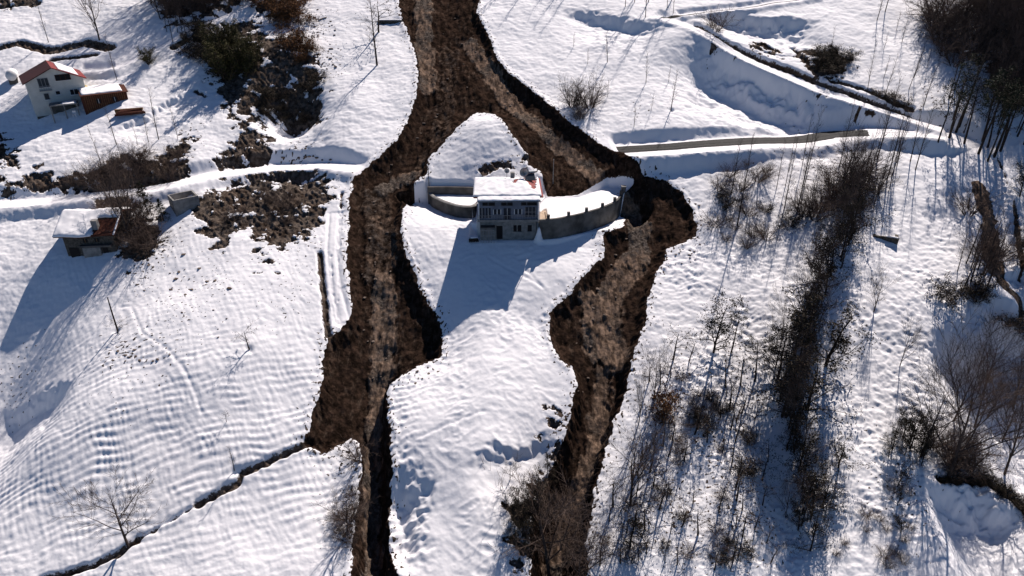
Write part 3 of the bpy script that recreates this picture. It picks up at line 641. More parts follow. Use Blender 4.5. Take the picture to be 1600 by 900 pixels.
box('wall', M['wood'], an, -4.2, 5.0, 0, 5.6, -3, 3.2, j=.05); m = MB()
for q in range(20): m.box(-3.7+q*.42, -3.62+q*.42, -.06, 0, -1.5, 3.1)
m.build('batten_board', M['woodl'], an)
for x0 in (-1.5, 1.8): o = box('window', M['dark'], an, x0, x0+.9, -.1, -.02, 1.2, 2.2); box('frame', M['white'], o, x0+.4, x0+.5, -.13, -.1, 1.2, 2.2)
sr = MB().poly([(-4.4, -.5, 3.2), (5.3, -.5, 3.2), (5.3, 6.4, 3.9), (-4.4, 6.4, 3.9)], .16).build('roof', M['wood'], an)
snow_sheet('snow', sr, lambda x, y: 3.2+(y+.5)*.1014, -4.1, 4.2, .2, 6.2, .4, lambda x, y: x > -5, .3, 12)
for k, (dx, dy, l_) in enumerate(((8.6, -3.2, 'stack of dark brown planks lying in the snow right of the board shed'),)):
    e = empty('plank_stack', (AX[0]+dx-2, AX[1]+dy+1, float(Hi(AX[0]+dx-2, AX[1]+dy+1))), R(26), label=l_, cat='plank stack')
    for q in range(5): m = MB(); m.box(-3.2+q*.3, 3.0-q*.25, -1.3+q*.28, -1.05+q*.28, -.1, .35+.12*q, .06); m.build('plank', M['wood'], e)
    m = MB(); m.box(-3, 2.6, .3, .9, 0, .9, .12); m.build('board', M['woodl'], e)
x, y, z = spot(22, 128)
e = empty('water_tank', (x, y, z+.6), R(30), label='white cylindrical tank at the left edge behind the white gabled house', cat='tank')
MB().tube([(-.1, -1.5, 1), (0, 0, 1.1), (.1, 1.9, 1.2)], [1.1, 1.15, 1.1], 14).build('drum', M['white'], e, True); box('cradle', M['concd'], e, -.9, .9, -1, 1.2, -1.5, .3)

# ------------------------------------------------------------------ old stone cottage, concrete basin, ruin
x, y, z = spot(143, 398)
ch = empty('cottage', (x+.2, y, z), R(6), label='old dark stone cottage half buried in snow on the left, its roof sagging under snow', cat='cottage')
MB().prism([(-4.6, 0.4), (-1.5, 0), (4.6, 0), (5.0, 8), (-4.8, 8)], -2, [4.0, 4.0, 4.0, 5.2, 5.2]).build('wall', M['stone'], ch)
for x0, x1, z0, z1 in ((-3.9, -2.2, -1, 1.5), (2.2, 3.1, -1, 1.9)): box('door', M['dark'], ch, x0, x1, -.08 if x0 > -2 else .05, .5, z0, z1)
for x0 in (-.9, 1.2): o = box('window', M['dark'], ch, x0, x0+.8, -.07, .1, 2.6, 3.4); box('frame', M['woodl'], o, x0+.35, x0+.43, -.1, -.07, 2.6, 3.4)
box('bay', M['conc'], ch, -1.3, 1.9, -.5, -.02, -1, 1.6, j=.05); box('lintel', M['concd'], ch, -1.6, 4.2, -.75, -.02, 1.75, 2.1, j=.04)
crf = lambda x, y: 4.25+np.minimum(y+.6, 5.6)*.5-np.maximum(y-5, 0)*.35-.25*np.exp(-((x+1)/2)**2)
XX = np.linspace(-5.6, 5.4, 12); YY = np.linspace(-.7, 9, 12); m = MB()
for th in (0, .2): m.v += [(a, b, float(crf(a, b))-th) for b in YY for a in XX]
n_ = 12; m.f += [(j*n_+i, j*n_+i+1, (j+1)*n_+i+1, (j+1)*n_+i) for j in range(11) for i in range(11)]+[(144+j*n_+i, 144+(j+1)*n_+i, 144+(j+1)*n_+i+1, 144+j*n_+i+1) for j in range(11) for i in range(11)]
m.f += [(i, 144+i, 145+i, i+1) for i in range(11)]+[(132+i+1, 276+i+1, 276+i, 132+i) for i in range(11)]+[(i*n_, (i+1)*n_, 144+(i+1)*n_, 144+i*n_) for i in range(11)]+[(i*n_+11+n_, i*n_+11, 144+i*n_+11, 144+i*n_+11+n_) for i in range(11)]
cr = m.build('roof', M['wood'], ch)
snow_sheet('snow', cr, crf, -5.7, 5.3, -.75, 8.9, .5, lambda x, y: ~((x > 1.2+.6*fbm(x, y, 2, 3)) & (x < 4.9) & (y < 3.2)) & ~((np.abs(x+.6) < .5+.3*pn(y*2, x, 1)) & (y > 6.5)), .28, 15)
box('chimney', M['conc'], ch, 1.1, 2.1, .6, 1.5, 4.6, 6.6, j=.06)
x, y, z = spot(293, 332)
e = empty('concrete_basin', (x, y+.6, z), R(38), label='roofless square concrete basin with a snowy floor beside the farm track', cat='basin')
for nm, b_ in (('front_wall', (-2.4, 2.4, 0, .3)), ('side_wall', (-2.4, -2.1, .3, 4.2)), ('side_wall', (2.1, 2.4, .3, 4.2)), ('back_wall', (-2.1, 2.1, 3.9, 4.2))):
    box(nm, M['conc'], e, *b_, -2, 2.8)
box('floor', M['snow'], e, -2.1, 2.1, .3, 3.9, -1.9, 1.1, j=.1)
x, y, z = spot(1388, 384)
e = empty('stone_foundation', (x, y+1.2, z+.15), R(-24), label='low square stone foundation of a ruined hut in open snow on the right', cat='ruin')
for nm, b_ in (('front_wall', (-2.3, 2.0, -.2, .25)), ('side_wall', (-2.3, -1.9, .25, 3.0)), ('side_wall', (1.6, 2.0, .25, 2.6)), ('back_wall', (-1.9, 1.2, 2.7, 3.0))):
    box(nm, M['stone'], e, *b_, -1.2, 1.2, j=.12)
snow_sheet('snow', e, lambda x, y: .35+0*x, -1.8, 1.5, .3, 2.6, .45, lambda x, y: x > -9, .3, 3)
snow_sheet('snow_cap', e, lambda x, y: 1.25+0*x, -.2, 1.9, -.25, .25, .3, lambda x, y: x > -9, .25, 4)
x, y, z = spot(610, 37)
e = empty('stone_wall', (x, y, z), R(2), label='short snow-topped stone wall touching the left flow near the top', cat='wall')
box('wall_panel', M['stone'], e, -3.2, 3.0, -.3, .3, -.6, .9, j=.1); snow_sheet('snow', e, lambda x, y: .85+0*x, -3.1, 2.9, -.3, .3, .3, lambda x, y: x > -9, .2, 6)
# ------------------------------------------------------------------ trees and shrubs
def unit(v): v = np.asarray(v, float); return v/(np.linalg.norm(v)+1e-9)
class TR:
    """one plant grown as tapering tubes (wood, twigs) and leaf faces"""
    def __init__(s, seed): s.r = random.Random(seed); s.wood = MB(); s.tw = MB(); s.lf = MB()
    def rv(s): return np.array([s.r.gauss(0, 1) for _ in range(3)])
    def limb(s, p, d, L, r, depth, cfg):
        n = 4 if depth < 2 else 3; P = [np.array(p, float)]; d = unit(d)
        for i in range(n):
            d = unit(d+s.rv()*cfg['wob']*(1 if depth else .35)+np.array([0, 0, cfg['up']])*(1 if depth else 0)); P.append(P[-1]+d*L/n)
        tip = cfg.get('tip', .25); R_ = [r*(1-(1-tip)*i/n) for i in range(n+1)]
        (s.wood if depth < cfg.get('woodlev', 2) else s.tw).tube(P, R_, 6 if depth == 0 else (4 if depth == 1 else 3))
        if depth < cfg['lev']:
            nb = cfg['n'][depth]; lo = cfg['lo'][depth]
            for k in range(nb):
                t = lo+(1-lo)*(k+s.r.random())/nb; i = min(int(t*n), n-1); q = P[i]+(P[i+1]-P[i])*(t*n-i)
                ax = unit(P[i+1]-P[i]); side = unit(np.cross(ax, s.rv())); a = R(cfg['ang'][depth]*(.7+.6*s.r.random()))
                sh = cfg['shape'](t) if depth == 0 else (1.15-.6*t)
                s.limb(q, ax*math.cos(a)+side*math.sin(a), L*cfg['len'][depth]*sh*(.7+.6*s.r.random()), max(r*(1-.75*t)*cfg['rr'][depth], cfg.get('rmin', .014)), depth+1, cfg)
        if cfg.get('leaf') and depth >= cfg['leaflev']:
            for q in range(cfg['leaf']): s.leaf(P[1+s.r.randrange(n)]+s.rv()*cfg['spread'], cfg['ls'])
    def leaf(s, p, sz):
        a = unit(s.rv())*sz*(.5+s.r.random()); b = unit(np.cross(a, s.rv()))*sz*(.3+.4*s.r.random()); k = len(s.lf.v)
        s.lf.v += [tuple(p-a*.5), tuple(p+b*.5), tuple(p+a*.5), tuple(p-b*.5)]; s.lf.f.append((k, k+1, k+2, k+3))
ROWS = {1: [''], 2: ['upper', 'lower'], 3: ['upper', 'middle', 'lower'], 4: ['top', 'upper', 'lower', 'bottom'], 5: ['top', 'upper', 'middle', 'lower', 'bottom']}
COLS = {1: [''], 2: ['left', 'right'], 3: ['left', 'centre', 'right'], 4: ['far left', 'left', 'right', 'far right'], 5: ['far left', 'left', 'centre', 'right', 'far right']}
def sublabels(items):
    """items: (group, label, px, py, size); members of a group are told apart by row, side and size"""
    out = [i[1] for i in items]; gr = {}
    for k, i in enumerate(items):
        if i[0]: gr.setdefault((i[0], i[1]), []).append(k)
    for ks in gr.values():
        n = len(ks)
        if n < 2: continue
        nr = min(5, max(1, round((n/2.6)**.5))); nc = min(5, max(1, -(-n//(nr*3))))
        ks = sorted(ks, key=lambda k: items[k][3])
        for r_ in range(nr):
            row = sorted(ks[r_*n//nr:(r_+1)*n//nr], key=lambda k: items[k][2]); m = len(row)
            for c_ in range(nc):
                cell = sorted(row[c_*m//nc:(c_+1)*m//nc], key=lambda k: -items[k][4]); q = len(cell)
                sz = {1: [''], 2: ['taller ', 'shorter '], 3: ['tallest ', 'middle-sized ', 'shortest ']}.get(q, ['tallest ']+['middling ']*(q-2)+['shortest '])
                for k, z_ in zip(cell, sz):
                    place = (' '.join(w_ for w_ in (ROWS[nr][r_], COLS[nc][c_]) if w_)).strip()
                    w_ = out[k].split(' ')
                    suf = (z_+('at '+place if place else 'one')).strip()
                    out[k] = ' '.join(w_[:16-len(suf.split(' '))])+', '+suf
    return out
PROTO = {}
def proto(kind, k, height, seed, cfg, wm, tm, lm=None, stems=1, name=None, extra=None):
    t = TR(seed)
    for q in range(stems):
        a = 2*math.pi*q/stems+t.r.random(); sp = 0 if stems == 1 else cfg.get('splay', .35)
        t.limb((.12*sp*math.cos(a), .12*sp*math.sin(a), -.35), (sp*math.cos(a)*t.r.uniform(.5, 1.2), sp*math.sin(a)*t.r.uniform(.5, 1.2), 1), height*t.r.uniform(.8, 1) if stems > 1 else height, cfg['r'], 0, cfg)
    if extra: extra(t)
    parts = []
    def me(n, mb, m):
        if mb.f: q = D.meshes.new(n); q.from_pydata([tuple(map(float, v)) for v in mb.v], [], mb.f); q.materials.append(M[m]); q.update(); parts.append((n, q))
    me('trunk', t.wood, wm); me('twigs', t.tw, tm); me('crown', t.lf, lm or 'ivy')
    PROTO.setdefault(kind, []).append((height, parts))
one = lambda t: 1
for k in range(4):   # tall thin trees, short fine side branches
    proto('slender', k, 10, 100+k, dict(r=.13, wob=.10, up=.10, lev=2, n=(34, 6), lo=(.22, .2), ang=(48, 40), len=(.17, .5), rr=(.3, .5), shape=lambda t: 1.25-.75*t, woodlev=1, rmin=.014, tip=.12), 'barkd', 'twig')
for k in range(4):   # wide fan crowns
    proto('broad', k, 6, 120+k, dict(r=.14, wob=.13, up=.07, lev=3, n=(12, 10, 7), lo=(.18, .2, .2), ang=(42, 36, 34), len=(.8, .55, .5), rr=(.55, .5, .55), shape=lambda t: 1.15-.4*t, woodlev=2, rmin=.013, tip=.2), 'bark', 'twig')
for k in range(4):   # bare shrubs
    proto('shrub', k, 2.6, 140+k, dict(r=.05, wob=.2, up=.03, lev=2, n=(9, 6), lo=(.1, .1), ang=(40, 40), len=(.6, .5), rr=(.55, .6), shape=one, woodlev=1, rmin=.012, splay=.7), 'bark', 'twig', stems=9)
for k in range(4):   # orchard saplings with a crooked trunk and a flat spray of branches
    proto('sapling', k, 2.6, 160+k, dict(r=.085, wob=.17, up=.0, lev=2, n=(8, 5), lo=(.45, .15), ang=(66, 45), len=(.55, .5), rr=(.5, .55), shape=one, woodlev=2, rmin=.014, leaf=2, leaflev=2, ls=.13, spread=.08), 'barkd', 'twig', 'ivy')
for k in range(4):   # evergreen, ivy-laden uneven trees
    proto('evergreen', k, 6, 180+k, dict(r=.13, wob=.2, up=.03, lev=2, n=(20, 6), lo=(.06, .2), ang=(62, 45), len=(.36, .5), rr=(.5, .5), shape=lambda t: 1.2-.8*t+.35*math.sin(9*t), woodlev=2, leaf=13, leaflev=1, ls=.19, spread=.20), 'barkd', 'twig', 'ivy')
for k in range(3):   # sparse pines: leaf tufts high up
    proto('pine', k, 8, 200+k, dict(r=.15, wob=.13, up=.05, lev=2, n=(13, 5), lo=(.5, .35), ang=(62, 45), len=(.26, .5), rr=(.45, .5), shape=lambda t: 1.5-.8*t, woodlev=2, leaf=16, leaflev=2, ls=.18, spread=.16), 'barkd', 'twig', 'ever')
proto('spruce', 0, 6, 220, dict(r=.12, wob=.04, up=-.06, lev=2, n=(44, 7), lo=(.06, .1), ang=(82, 50), len=(.34, .35), rr=(.35, .5), shape=lambda t: 1.1-1.02*t, woodlev=1, leaf=7, leaflev=1, ls=.2, spread=.07), 'barkd', 'twig', 'ever')
for k in range(3): proto('juniper', k, 3.4, 230+k, dict(r=.09, wob=.14, up=.12, lev=2, n=(16, 6), lo=(.05, .1), ang=(46, 40), len=(.42, .45), rr=(.5, .5), shape=lambda t: 1.1-.5*t, woodlev=1, leaf=12, leaflev=1, ls=.15, spread=.13, splay=.45), 'barkd', 'twig', 'olive', stems=3)
for k in range(2): proto('leafy_shrub', k, 2.0, 240+k, dict(r=.05, wob=.25, up=.0, lev=2, n=(8, 5), lo=(.1, .1), ang=(50, 45), len=(.55, .5), rr=(.5, .5), shape=one, woodlev=1, leaf=7, leaflev=1, ls=.15, spread=.14, splay=.9), 'barkd', 'twig', 'ivy', stems=6)
for k in range(2): proto('rust_shrub', k, 2.0, 250+k, dict(r=.05, wob=.25, up=.0, lev=2, n=(8, 5), lo=(.1, .1), ang=(50, 45), len=(.55, .5), rr=(.5, .5), shape=one, woodlev=1, leaf=5, leaflev=1, ls=.18, spread=.14, splay=.8), 'bark', 'twig', 'rust', stems=6)
NAMES = dict(slender='slender_tree', broad='bare_tree', shrub='bare_shrub', sapling='orchard_tree', evergreen='evergreen_tree', pine='pine_tree', spruce='spruce_tree', juniper='juniper_bush', leafy_shrub='leafy_shrub', rust_shrub='rusty_shrub')
CATS = dict(slender='tree', broad='tree', shrub='shrub', sapling='tree', evergreen='tree', pine='tree', spruce='tree', juniper='bush', leafy_shrub='shrub', rust_shrub='shrub')
rng = random.Random(77); PEND = []
def plant(kind, px, py, hpx, label, group=None, wide=1.0, lean=None):
    PEND.append((kind, px, py, hpx, label, group, wide, lean))
def flush():
    if not PEND: return
    LAB = sublabels([(p[5], p[4], p[1], p[2], p[3]) for p in PEND])
    X, Y = march([p[1] for p in PEND], [p[2] for p in PEND], Hi); Z = Hi(X, Y)
    for (kind, px, py, hpx, label, group, wide, lean), x, y, z, label in zip(PEND, X, Y, Z, LAB):
        H0, parts = PROTO[kind][rng.randrange(len(PROTO[kind]))]
        zc = y*math.cos(PITCH)+(CAMZ-z)*math.sin(PITCH); s = hpx*zc/(F_PX*math.cos(PITCH))/H0
        e = D.objects.new(NAMES[kind], None); C.objects.link(e); e.location = (x, y, z-.05); e.empty_display_size = .3
        wv = wide*rng.uniform(.85, 1.15); e.scale = (s*wv, s*wv, s)
        l_ = lean or 0; e.rotation_euler = (R(rng.uniform(-3, 3)), R(l_+rng.uniform(-3, 3)), rng.uniform(0, 6.28))
        if lean: e.rotation_euler = (R(rng.uniform(-3, 3)), R(l_), rng.uniform(-.4, .4))
        tag(e, label, CATS[kind], group)
        for n, me in parts: o = D.objects.new(n, me); C.objects.link(o); o.parent = e
    PEND.clear()
def scatter(kind, n, poly, hr, label, group, wide=1.0, sep=10, lean=None):
    P = np.array(poly, float); got = []; tries = 0
    while len(got) < n and tries < 6000:
        tries += 1; a = rng.uniform(P[:, 0].min(), P[:, 0].max()); b = rng.uniform(P[:, 1].min(), P[:, 1].max())
        if poly_sd(np.array([a]), np.array([b]), P)[0] < 0: continue
        if any((a-c)**2+(b-d)**2*2 < sep*sep for c, d in got): continue
        got.append((a, b)); plant(kind, a, b, rng.uniform(*hr), label, group, wide, lean)
def along(kind, pts, n, hr, jit, label, group, wide=1.0):
    P = np.array(pts, float); L = np.concatenate([[0], np.cumsum(np.hypot(*(P[1:]-P[:-1]).T))])
    for k in range(n):
        t = (k+rng.random())/n*L[-1]; plant(kind, np.interp(t, L, P[:, 0])+rng.uniform(-jit, jit), np.interp(t, L, P[:, 1])+rng.uniform(-jit, jit)*.6, rng.uniform(*hr), label, group, wide)

# single trees one can point to
for a in [
 ('broad', 200, 852, 88, 'bare spreading tree at the dark ditch in the lower left corner', 1.0), ('sapling', 390, 545, 34, 'small bare tree alone in the left snow field right of the pole', 1.0),
 ('sapling', 354, 659, 20, 'tiny bare tree in the left field below the round footpath', .8), ('slender', 366, 735, 46, 'thin bare tree at the bend of the dark ditch', 1.2), ('sapling', 184, 522, 26, 'low bare bush at the foot of the dark pole', 1.3),
 ('slender', 589, 102, 95, 'tall feathery bare tree left of the flow near the top', 1.3), ('sapling', 592, 50, 40, 'pale feathery tree next to the short stone wall', 1.2),
 ('slender', 76, 66, 64, 'leaning bare tree above the dark bank at the upper left', .7), ('broad', 155, 62, 66, 'pale fan-shaped bare tree above the white gabled house', .8),
 ('slender', 183, 125, 62, 'thin bare tree on the tyre-marked track behind the white house', .6),
 ('slender', 248, 218, 72, 'bare sapling, rightmost and tallest of those below the board shed', .8), ('slender', 232, 222, 48, 'bare sapling second from the right below the board shed', .8), ('slender', 182, 226, 56, 'bare sapling below the white gabled house with bent top', .8),
 ('slender', 215, 226, 28, 'shortest bare sapling in the row below the board shed', 1.0), ('slender', 158, 256, 58, 'leaning bare sapling left of the row below the white house', .6), ('slender', 278, 218, 50, 'hair-thin bare sapling just left of the grey bank', .5),
 ('broad', 206, 388, 95, 'large brown bare tree beside the old stone cottage', .75), ('broad', 190, 368, 60, 'brown bushy tree against the right wall of the stone cottage', .9), ('spruce', 232, 335, 52, 'dark green spruce above the stone cottage', 1.15), ('spruce', 256, 345, 34, 'small dark spruce right of the taller spruce', 1.25),
 ('juniper', 232, 100, 22, 'round olive bush like a haystack beside the tyre-marked track', 1.2), ('broad', 985, 790, 100, 'wide grey-brown fan of bare branches beside the lower right flow', .95), ('evergreen', 985, 852, 66, 'dark green leafy tree below the grey-brown fan of branches', 1.25),
 ('evergreen', 1115, 550, 88, 'dark leafy tree alone in the snow right of the right flow', 1.0), ('pine', 1142, 552, 66, 'sparse green tree leaning beside the dark leafy tree', 1.0), ('pine', 1180, 592, 62, 'sparse green tree left of the dark tree column', 1.1),
 ('slender', 1048, 173, 56, 'lone thin bare tree in snow above the village road', 1.0), ('broad', 1365, 487, 46, 'small round bare tree in open snow right of the dark column', .9), ('broad', 1406, 572, 56, 'dark twisted bare tree on open snow at the right', .6),
 ('broad', 1482, 748, 145, 'large reddish bare tree with a wide fan crown at the lower right', .95), ('broad', 1440, 712, 105, 'bare tree left of the large reddish fan crown', .75), ('broad', 1570, 742, 110, 'slanting bare tree at the lower right edge', .7),
 ('rust_shrub', 1037, 650, 46, 'rust-brown leafy shrub beside the right flow', .8), ('broad', 1022, 622, 62, 'dark forked bare tree next to the rust-brown shrub', .7), ('broad', 998, 660, 64, 'forked bare tree on the very edge of the right flow', .6),
 ('evergreen', 1408, 832, 34, 'small dark leafy bush alone in snow near the lower right', 1.3), ('broad', 797, 750, 28, 'tiny bare tree on the snow between the two flows', .9),
 ('broad', 640-97, 830, 62, 'bare tree leaning over the lower left flow', .9), ('broad', 860, 905, 120, 'tangled brown bare tree over the lower right flow', 1.1), ('broad', 905, 915, 80, 'brown bare tree right of the tangled one over the flow', .9),
 ('shrub', 1119, 48, 30, 'brown bare bush beside the hillside road', 1.0), ('slender', 1443, 166, 70, 'straight thin tree where the hillside road meets the village road', .6), ('slender', 1355, 143, 72, 'thin tree above the road bank, left of its neighbour', .6), ('slender', 1383, 148, 56, 'shorter thin tree on the road bank right of its neighbour', .8),
 ('slender', 1298, 82, 36, 'short thin tree above the dark soil patch', .7), ('slender', 1420, 140, 74, 'crooked dark tree on the snow slope before the forest', .5), ('slender', 1383, 18, 60, 'dark tree at the top edge above the snow slope', .8),
 ('leafy_shrub', 1232, 352, 22, 'dark round bush at the foot of the grove trees', 1.2), ('leafy_shrub', 1135, 320, 20, 'dark bush left of the two thin trees by the flow lobe', 1.2), ('leafy_shrub', 1195, 330, 14, 'small dark bush between the thin trees and the grove', 1.2)]:
    plant(*a[:5], None, a[5])
for px, py, hp in ((1142, 304, 80), (1152, 352, 128)): plant('slender', px, py, hp, 'tall thin bare tree of the pair right of the rounded flow lobe', 'pair of thin trees by the flow lobe', .7)
# groups
scatter('slender', 25, [(1205,300),(1225,260),(1290,258),(1420,240),(1440,262),(1400,290),(1350,350),(1290,330),(1240,348)], (70, 125), 'tall thin bare tree of the grove below the village road', 'grove trees below the village road', .6, 9)
scatter('shrub', 11, [(1225,300),(1300,270),(1375,270),(1372,320),(1340,350),(1250,345)], (26, 46), 'brown bare shrub in the grove below the village road', 'brown shrubs of the grove', 1.2, 11)
scatter('broad', 3, [(1310,300),(1350,300),(1350,350),(1310,350)], (40, 70), 'dense brown bare tree at the right side of the grove', 'dense bare trees of the grove', .6, 12)
along('evergreen', [(1330,370),(1318,395),(1290,440),(1265,500),(1250,560),(1235,620),(1240,700),(1252,780),(1262,860)], 26, (44, 86), 12, 'dark ivy-covered tree in the long right-hand column', 'dark trees of the long column', .85)
along('broad', [(1345,350),(1300,420),(1262,500),(1225,600),(1235,720),(1250,850)], 13, (50, 85), 20, 'bare twiggy tree among the dark column on the right', 'bare trees of the long column', .6)
for q in [(1215, 590, 80), (1290, 570, 84), (1240, 560, 96), (1262, 640, 80), (1222, 650, 90), (1285, 790, 50), (1310, 770-40, 50)]: plant('evergreen', *q, 'dark ivy-covered tree in the long right-hand column', 'dark trees of the long column', 1.3)
scatter('sapling', 66, [(1005,570),(1060,560),(1190,600),(1205,680),(1215,890),(925,895),(965,740),(1010,700)], (26, 52), 'small dark orchard tree with flat branches right of the flow', 'orchard trees between flow and column', 1.0, 17)
scatter('shrub', 22, [(1005,560),(1060,570),(1200,610),(1215,890),(935,895),(965,760),(1000,700)], (9, 20), 'low brown scrub tuft among the orchard trees', 'scrub tufts in the orchard', 1.5, 16)
scatter('leafy_shrub', 12, [(1060,600),(1200,620),(1215,890),(1000,895),(1000,760)], (9, 20), 'dark green bush among the orchard trees', 'dark bushes in the orchard', 1.2, 24)
scatter('broad', 46, [(1500,30),(1640,-20),(1700,60),(1660,190),(1600,175),(1560,150),(1520,95)], (44, 78), 'brown bare tree in the dense upper right forest', 'forest trees in the upper right corner', .75, 11)
scatter('shrub', 30, [(1500,20),(1640,-20),(1660,190),(1600,180),(1560,155),(1515,100)], (24, 40), 'dense brown underwood in the upper right forest', 'underwood of the upper right forest', 1.3, 12)
scatter('shrub', 16, [(1450,10),(1510,-10),(1530,130),(1480,110),(1460,60)], (24, 44), 'grey-brown scrub at the left edge of the upper right forest', 'scrub at the forest edge', 1.1, 12)
scatter('pine', 13, [(1450,215),(1500,205),(1600,195),(1610,235),(1540,262),(1470,238)], (66, 105), 'dark pine with a bare lower trunk by the road junction', 'pines at the road junction', .95, 13)
scatter('slender', 10, [(1460,150),(1540,150),(1600,215),(1500,235),(1455,215)], (80, 120), 'thin dark tree standing among the pines at the junction', 'thin trees among the junction pines', .6, 12)
scatter('slender', 12, [(1475,440),(1510,410),(1560,440),(1570,470),(1500,470)], (70, 110), 'thin bare alder on the bank of the right-hand stream', 'alders on the right stream bank', .8, 11)
scatter('shrub', 3, [(1500,330),(1545,320),(1560,420),(1540,470),(1510,420)], (30, 46), 'grey bare bush along the brown strip beside the stream', 'bushes along the brown strip', 1.0, 11)
scatter('evergreen', 12, [(1570,260),(1640,250),(1660,480),(1600,490),(1588,400)], (34, 60), 'dark bush at the right edge beside the stream', 'dark bushes on the right edge', 1.0, 16)
for q in [(1480, 466, 34), (1526, 456, 28), (1578, 505, 24), (1598, 520, 22), (1530, 468, 20)]: plant('leafy_shrub', *q, 'dark leafy bush at the foot of the stream alders', 'dark bushes under the alders', 1.1)
scatter('evergreen', 9, [(1385,690),(1440,680),(1450,730),(1400,720)], (44, 66), 'dark leafy bush left of the large reddish tree', 'dark bushes left of the reddish tree', .8, 10)
along('leafy_shrub', [(1465,752),(1530,750),(1570,768),(1615,810)], 18, (9, 18), 4, 'dark brown scrub along the ditch at the lower right', 'scrub along the lower right ditch', 1.3)
scatter('shrub', 7, [(1440,690),(1560,680),(1590,740),(1480,748)], (34, 60), 'reddish bare bush under the large fan-crowned tree', 'reddish bushes under the large tree', 1.1, 14)
scatter('broad', 7, [(1470,600),(1590,600),(1610,700),(1480,700)], (60, 90), 'faint bare tree in the blue shade at the right', 'bare trees in the right shade', .8, 30)
for q in [(1402, 760, 50), (1402, 790, 40), (1388, 715, 40)]: plant('evergreen', *q, 'narrow dark bush in the gap below the dark bushes on the right', 'narrow dark bushes lower right', .7)
scatter('evergreen', 13, [(880,650),(892,690),(868,760),(835,815),(822,890),(798,890),(800,810),(845,750),(868,700)], (28, 56), 'dark leafy bush at the left bank of the right flow', 'dark bushes on the flow bank', .9, 12)
scatter('shrub', 4, [(845,780),(905,760),(915,895),(835,895)], (26, 50), 'tangled brown bare bush lying over the lower right flow', 'brown bushes over the lower right flow', 1.2, 14)
scatter('shrub', 8, [(528,700),(562,690),(562,790),(552,890),(525,880),(520,820),(545,770)], (14, 34), 'twiggy grey bush left of the lower left flow', 'twiggy bushes beside the lower left flow', 1.1, 10)
scatter('broad', 16, [(232,30),(260,42),(330,26),(400,2),(400,-30),(230,-30)], (40, 70), 'bare tree of the dark wood at the top left', 'trees of the top left wood', .7, 12)
scatter('shrub', 18, [(240,25),(300,26),(400,5),(400,-20),(240,-20)], (20, 34), 'dark brown underwood at the top left', 'underwood at the top left', 1.3, 12)
scatter('slender', 5, [(258,45),(300,50),(296,80),(262,62)], (50, 76), 'thin dark tree rising from the track at the top left', 'thin trees at the top left track', .7, 10)
scatter('juniper', 8, [(322,78),(400,80),(408,135),(380,150),(345,128)], (34, 50), 'olive-green bush on the steep bank at the upper left', 'olive bushes on the bank', 1.0, 14)
scatter('leafy_shrub', 9, [(280,55),(345,40),(345,110),(300,90)], (12, 26), 'dark bush between the track and the olive bushes', 'dark bushes beside the track', 1.2, 12)
scatter('leafy_shrub', 9, [(410,110),(500,110),(505,185),(450,195),(400,170)], (10, 22), 'dark rusty bush on the soil bank left of the flow', 'dark bushes on the soil bank', 1.2, 14)
scatter('rust_shrub', 14, [(400,-10),(465,-5),(470,20),(500,110),(470,110),(440,60)], (12, 26), 'rusty bush on the brown slope at the top left', 'rusty bushes on the slope', 1.2, 12)
scatter('shrub', 14, [(110,285),(200,250),(300,225),(290,275),(200,298),(130,300)], (16, 34), 'brown bare bush on the bank above the farm track', 'brown bushes above the farm track', 1.2, 12)
scatter('shrub', 9, [(320,300),(500,285),(490,340),(400,360),(340,350)], (8, 20), 'low brown scrub on the eroded bank below the farm track', 'scrub on the eroded bank', 1.3, 13)
scatter('shrub', 10, [(150,320),(230,345),(235,400),(190,395)], (20, 40), 'brown bare bush around the stone cottage', 'bushes around the cottage', 1.1, 12)
scatter('shrub', 5, [(880,150),(930,165),(915,198),(890,185)], (14, 44), 'bare grey shrub in snow above the big flow bend', 'shrubs above the flow bend', .8, 8)
scatter('slender', 9, [(960,-20),(1060,-25),(1050,32),(985,30)], (60, 90), 'thin bare tree in the row at the top centre', 'thin trees at the top centre', .6, 14)
scatter('slender', 9, [(880,60),(1040,70),(1120,200),(960,200)], (16, 44), 'thin bare sapling on open snow above the village road', 'saplings above the village road', .9, 22)
scatter('slender', 8, [(1340,20),(1440,20),(1470,120),(1380,130)], (22, 50), 'thin bare sapling on the snow left of the corner forest', 'saplings left of the corner forest', .8, 18)
scatter('slender', 6, [(800,-60),(940,-60),(940,-20),(800,-20)], (60, 90), 'thin bare tree in the row at the top centre', 'thin trees at the top centre', .6, 20)
scatter('leafy_shrub', 12, [(1250,80),(1330,85),(1300,130),(1380,150),(1420,168),(1300,128)], (9, 18), 'dark scrub on the bank above the hillside road', 'scrub above the hillside road', 1.4, 10)
scatter('shrub', 16, [(1110,250),(1200,250),(1210,400),(1120,400)], (9, 26), 'low bare scrub in snow below the village road', 'scrub below the village road', 1.2, 14)
scatter('shrub', 14, [(1280,880),(1420,740),(1440,890)], (8, 18), 'faint low twigs in the snow at the bottom right', 'low twigs at the bottom right', 1.2, 18)
flush()

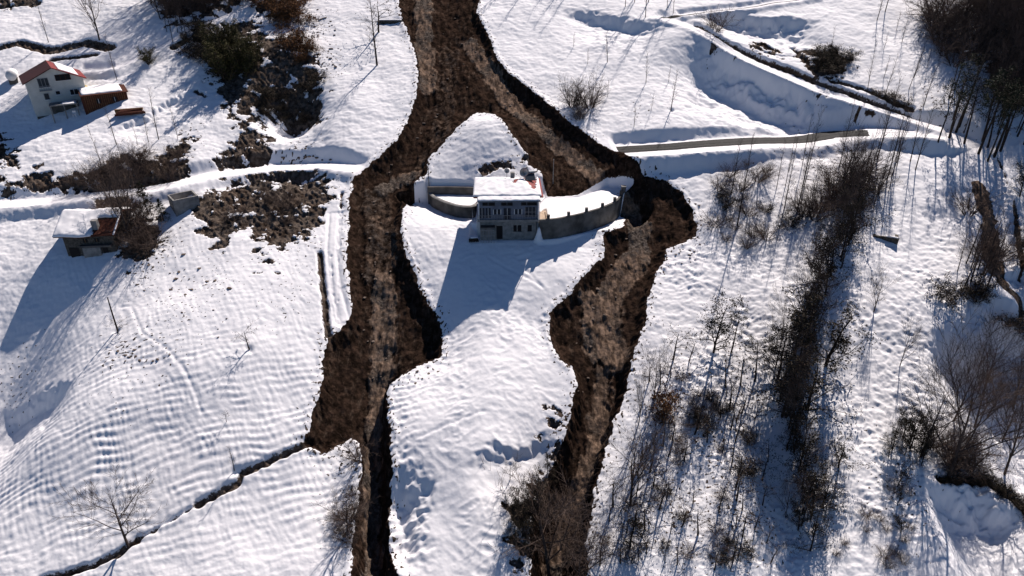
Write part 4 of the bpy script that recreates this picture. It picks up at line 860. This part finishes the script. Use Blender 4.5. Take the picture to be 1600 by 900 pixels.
# ------------------------------------------------------------------ rocks and clods showing through the snow
def rock_mesh(seed):
    r = np.random.RandomState(seed); import bmesh
    bm = bmesh.new(); bmesh.ops.create_icosphere(bm, subdivisions=2, radius=1)
    for v in bm.verts: p = np.array(v.co); k = 1+.35*float(pn(np.array([p[0]*1.7+seed]), np.array([p[1]*1.7+p[2]*1.3]), seed)[0])*2; v.co = (p[0]*k*1.2, p[1]*k*.8, p[2]*k*.55)
    me = D.meshes.new('rock'); bm.to_mesh(me); bm.free(); me.materials.append(M['rock']); return me
RM = [rock_mesh(s) for s in range(5)]
def rocks(n, poly, sr, label, group):
    P = np.array(poly, float); pts = []
    while len(pts) < n:
        a = rng.uniform(P[:, 0].min(), P[:, 0].max()); b = rng.uniform(P[:, 1].min(), P[:, 1].max())
        if poly_sd(np.array([a]), np.array([b]), P)[0] > 0: pts.append((a, b))
    X, Y = march([p[0] for p in pts], [p[1] for p in pts], Hi); Z = Hi(X, Y)
    LB = []; sz_ = [rng.uniform(*sr) for _ in pts]; LB = sublabels([(group, label, p[0], p[1], s_) for p, s_ in zip(pts, sz_)])
    for x, y, z, s, label in zip(X, Y, Z, sz_, [l.replace('tall', 'larg').replace('larger', 'larger').replace('short', 'small') for l in LB]):
        o = D.objects.new('rock', RM[rng.randrange(5)]); C.objects.link(o); o.scale = (s, s*rng.uniform(.8, 1.2), s*rng.uniform(.5, .9)); o.location = (x, y, z-.05*s); o.rotation_euler = (0, 0, rng.uniform(0, 6)); tag(o, label, 'rock', group)
rocks(26, [(235,360),(275,370),(360,450),(330,470),(200,450),(215,415)], (.14, .42), 'dark clod poking through the snow below the stone cottage', 'clods below the cottage')
rocks(26, [(470,0),(525,30),(535,110),(505,130),(490,60)], (.18, .5), 'dark stone on thin snow left of the upper flow', 'stones left of the upper flow')
rocks(14, [(180,535),(250,545),(255,565),(185,565)], (.15, .35), 'dark clod below the bare pole in the left field', 'clods below the pole')
rocks(12, [(190,470),(380,470),(380,540),(240,560)], (.1, .25), 'small dark clod scattered over the left snow field', 'clods in the left field')
rocks(40, [(690,-5),(720,20),(790,140),(900,230),(1000,330),(960,500),(930,640),(900,640),(900,520),(985,330),(800,180),(690,150)], (.15, .42), 'brown boulder lying in the right-hand mudflow', 'boulders in the right mudflow')
rocks(34, [(680,40),(690,200),(620,280),(615,500),(590,700),(570,700),(550,500),(570,300),(650,200)], (.15, .4), 'brown boulder lying in the left-hand mudflow', 'boulders in the left mudflow')
rocks(22, [(1045,395),(1080,375),(1100,350),(1092,320),(1120,330),(1120,400),(1060,420)], (.12, .3), 'brown clod thrown onto the snow below the rounded flow lobe', 'clods below the flow lobe')
rocks(16, [(600,600),(640,575),(695,560),(720,575),(640,610)], (.1, .28), 'brown clod on the snow below the left flow bulge', 'clods below the left bulge')
rocks(10, [(430,225),(520,250),(510,262),(440,262)], (.2, .5), 'dark rock between the eroded bank and the farm track', 'rocks by the farm track')
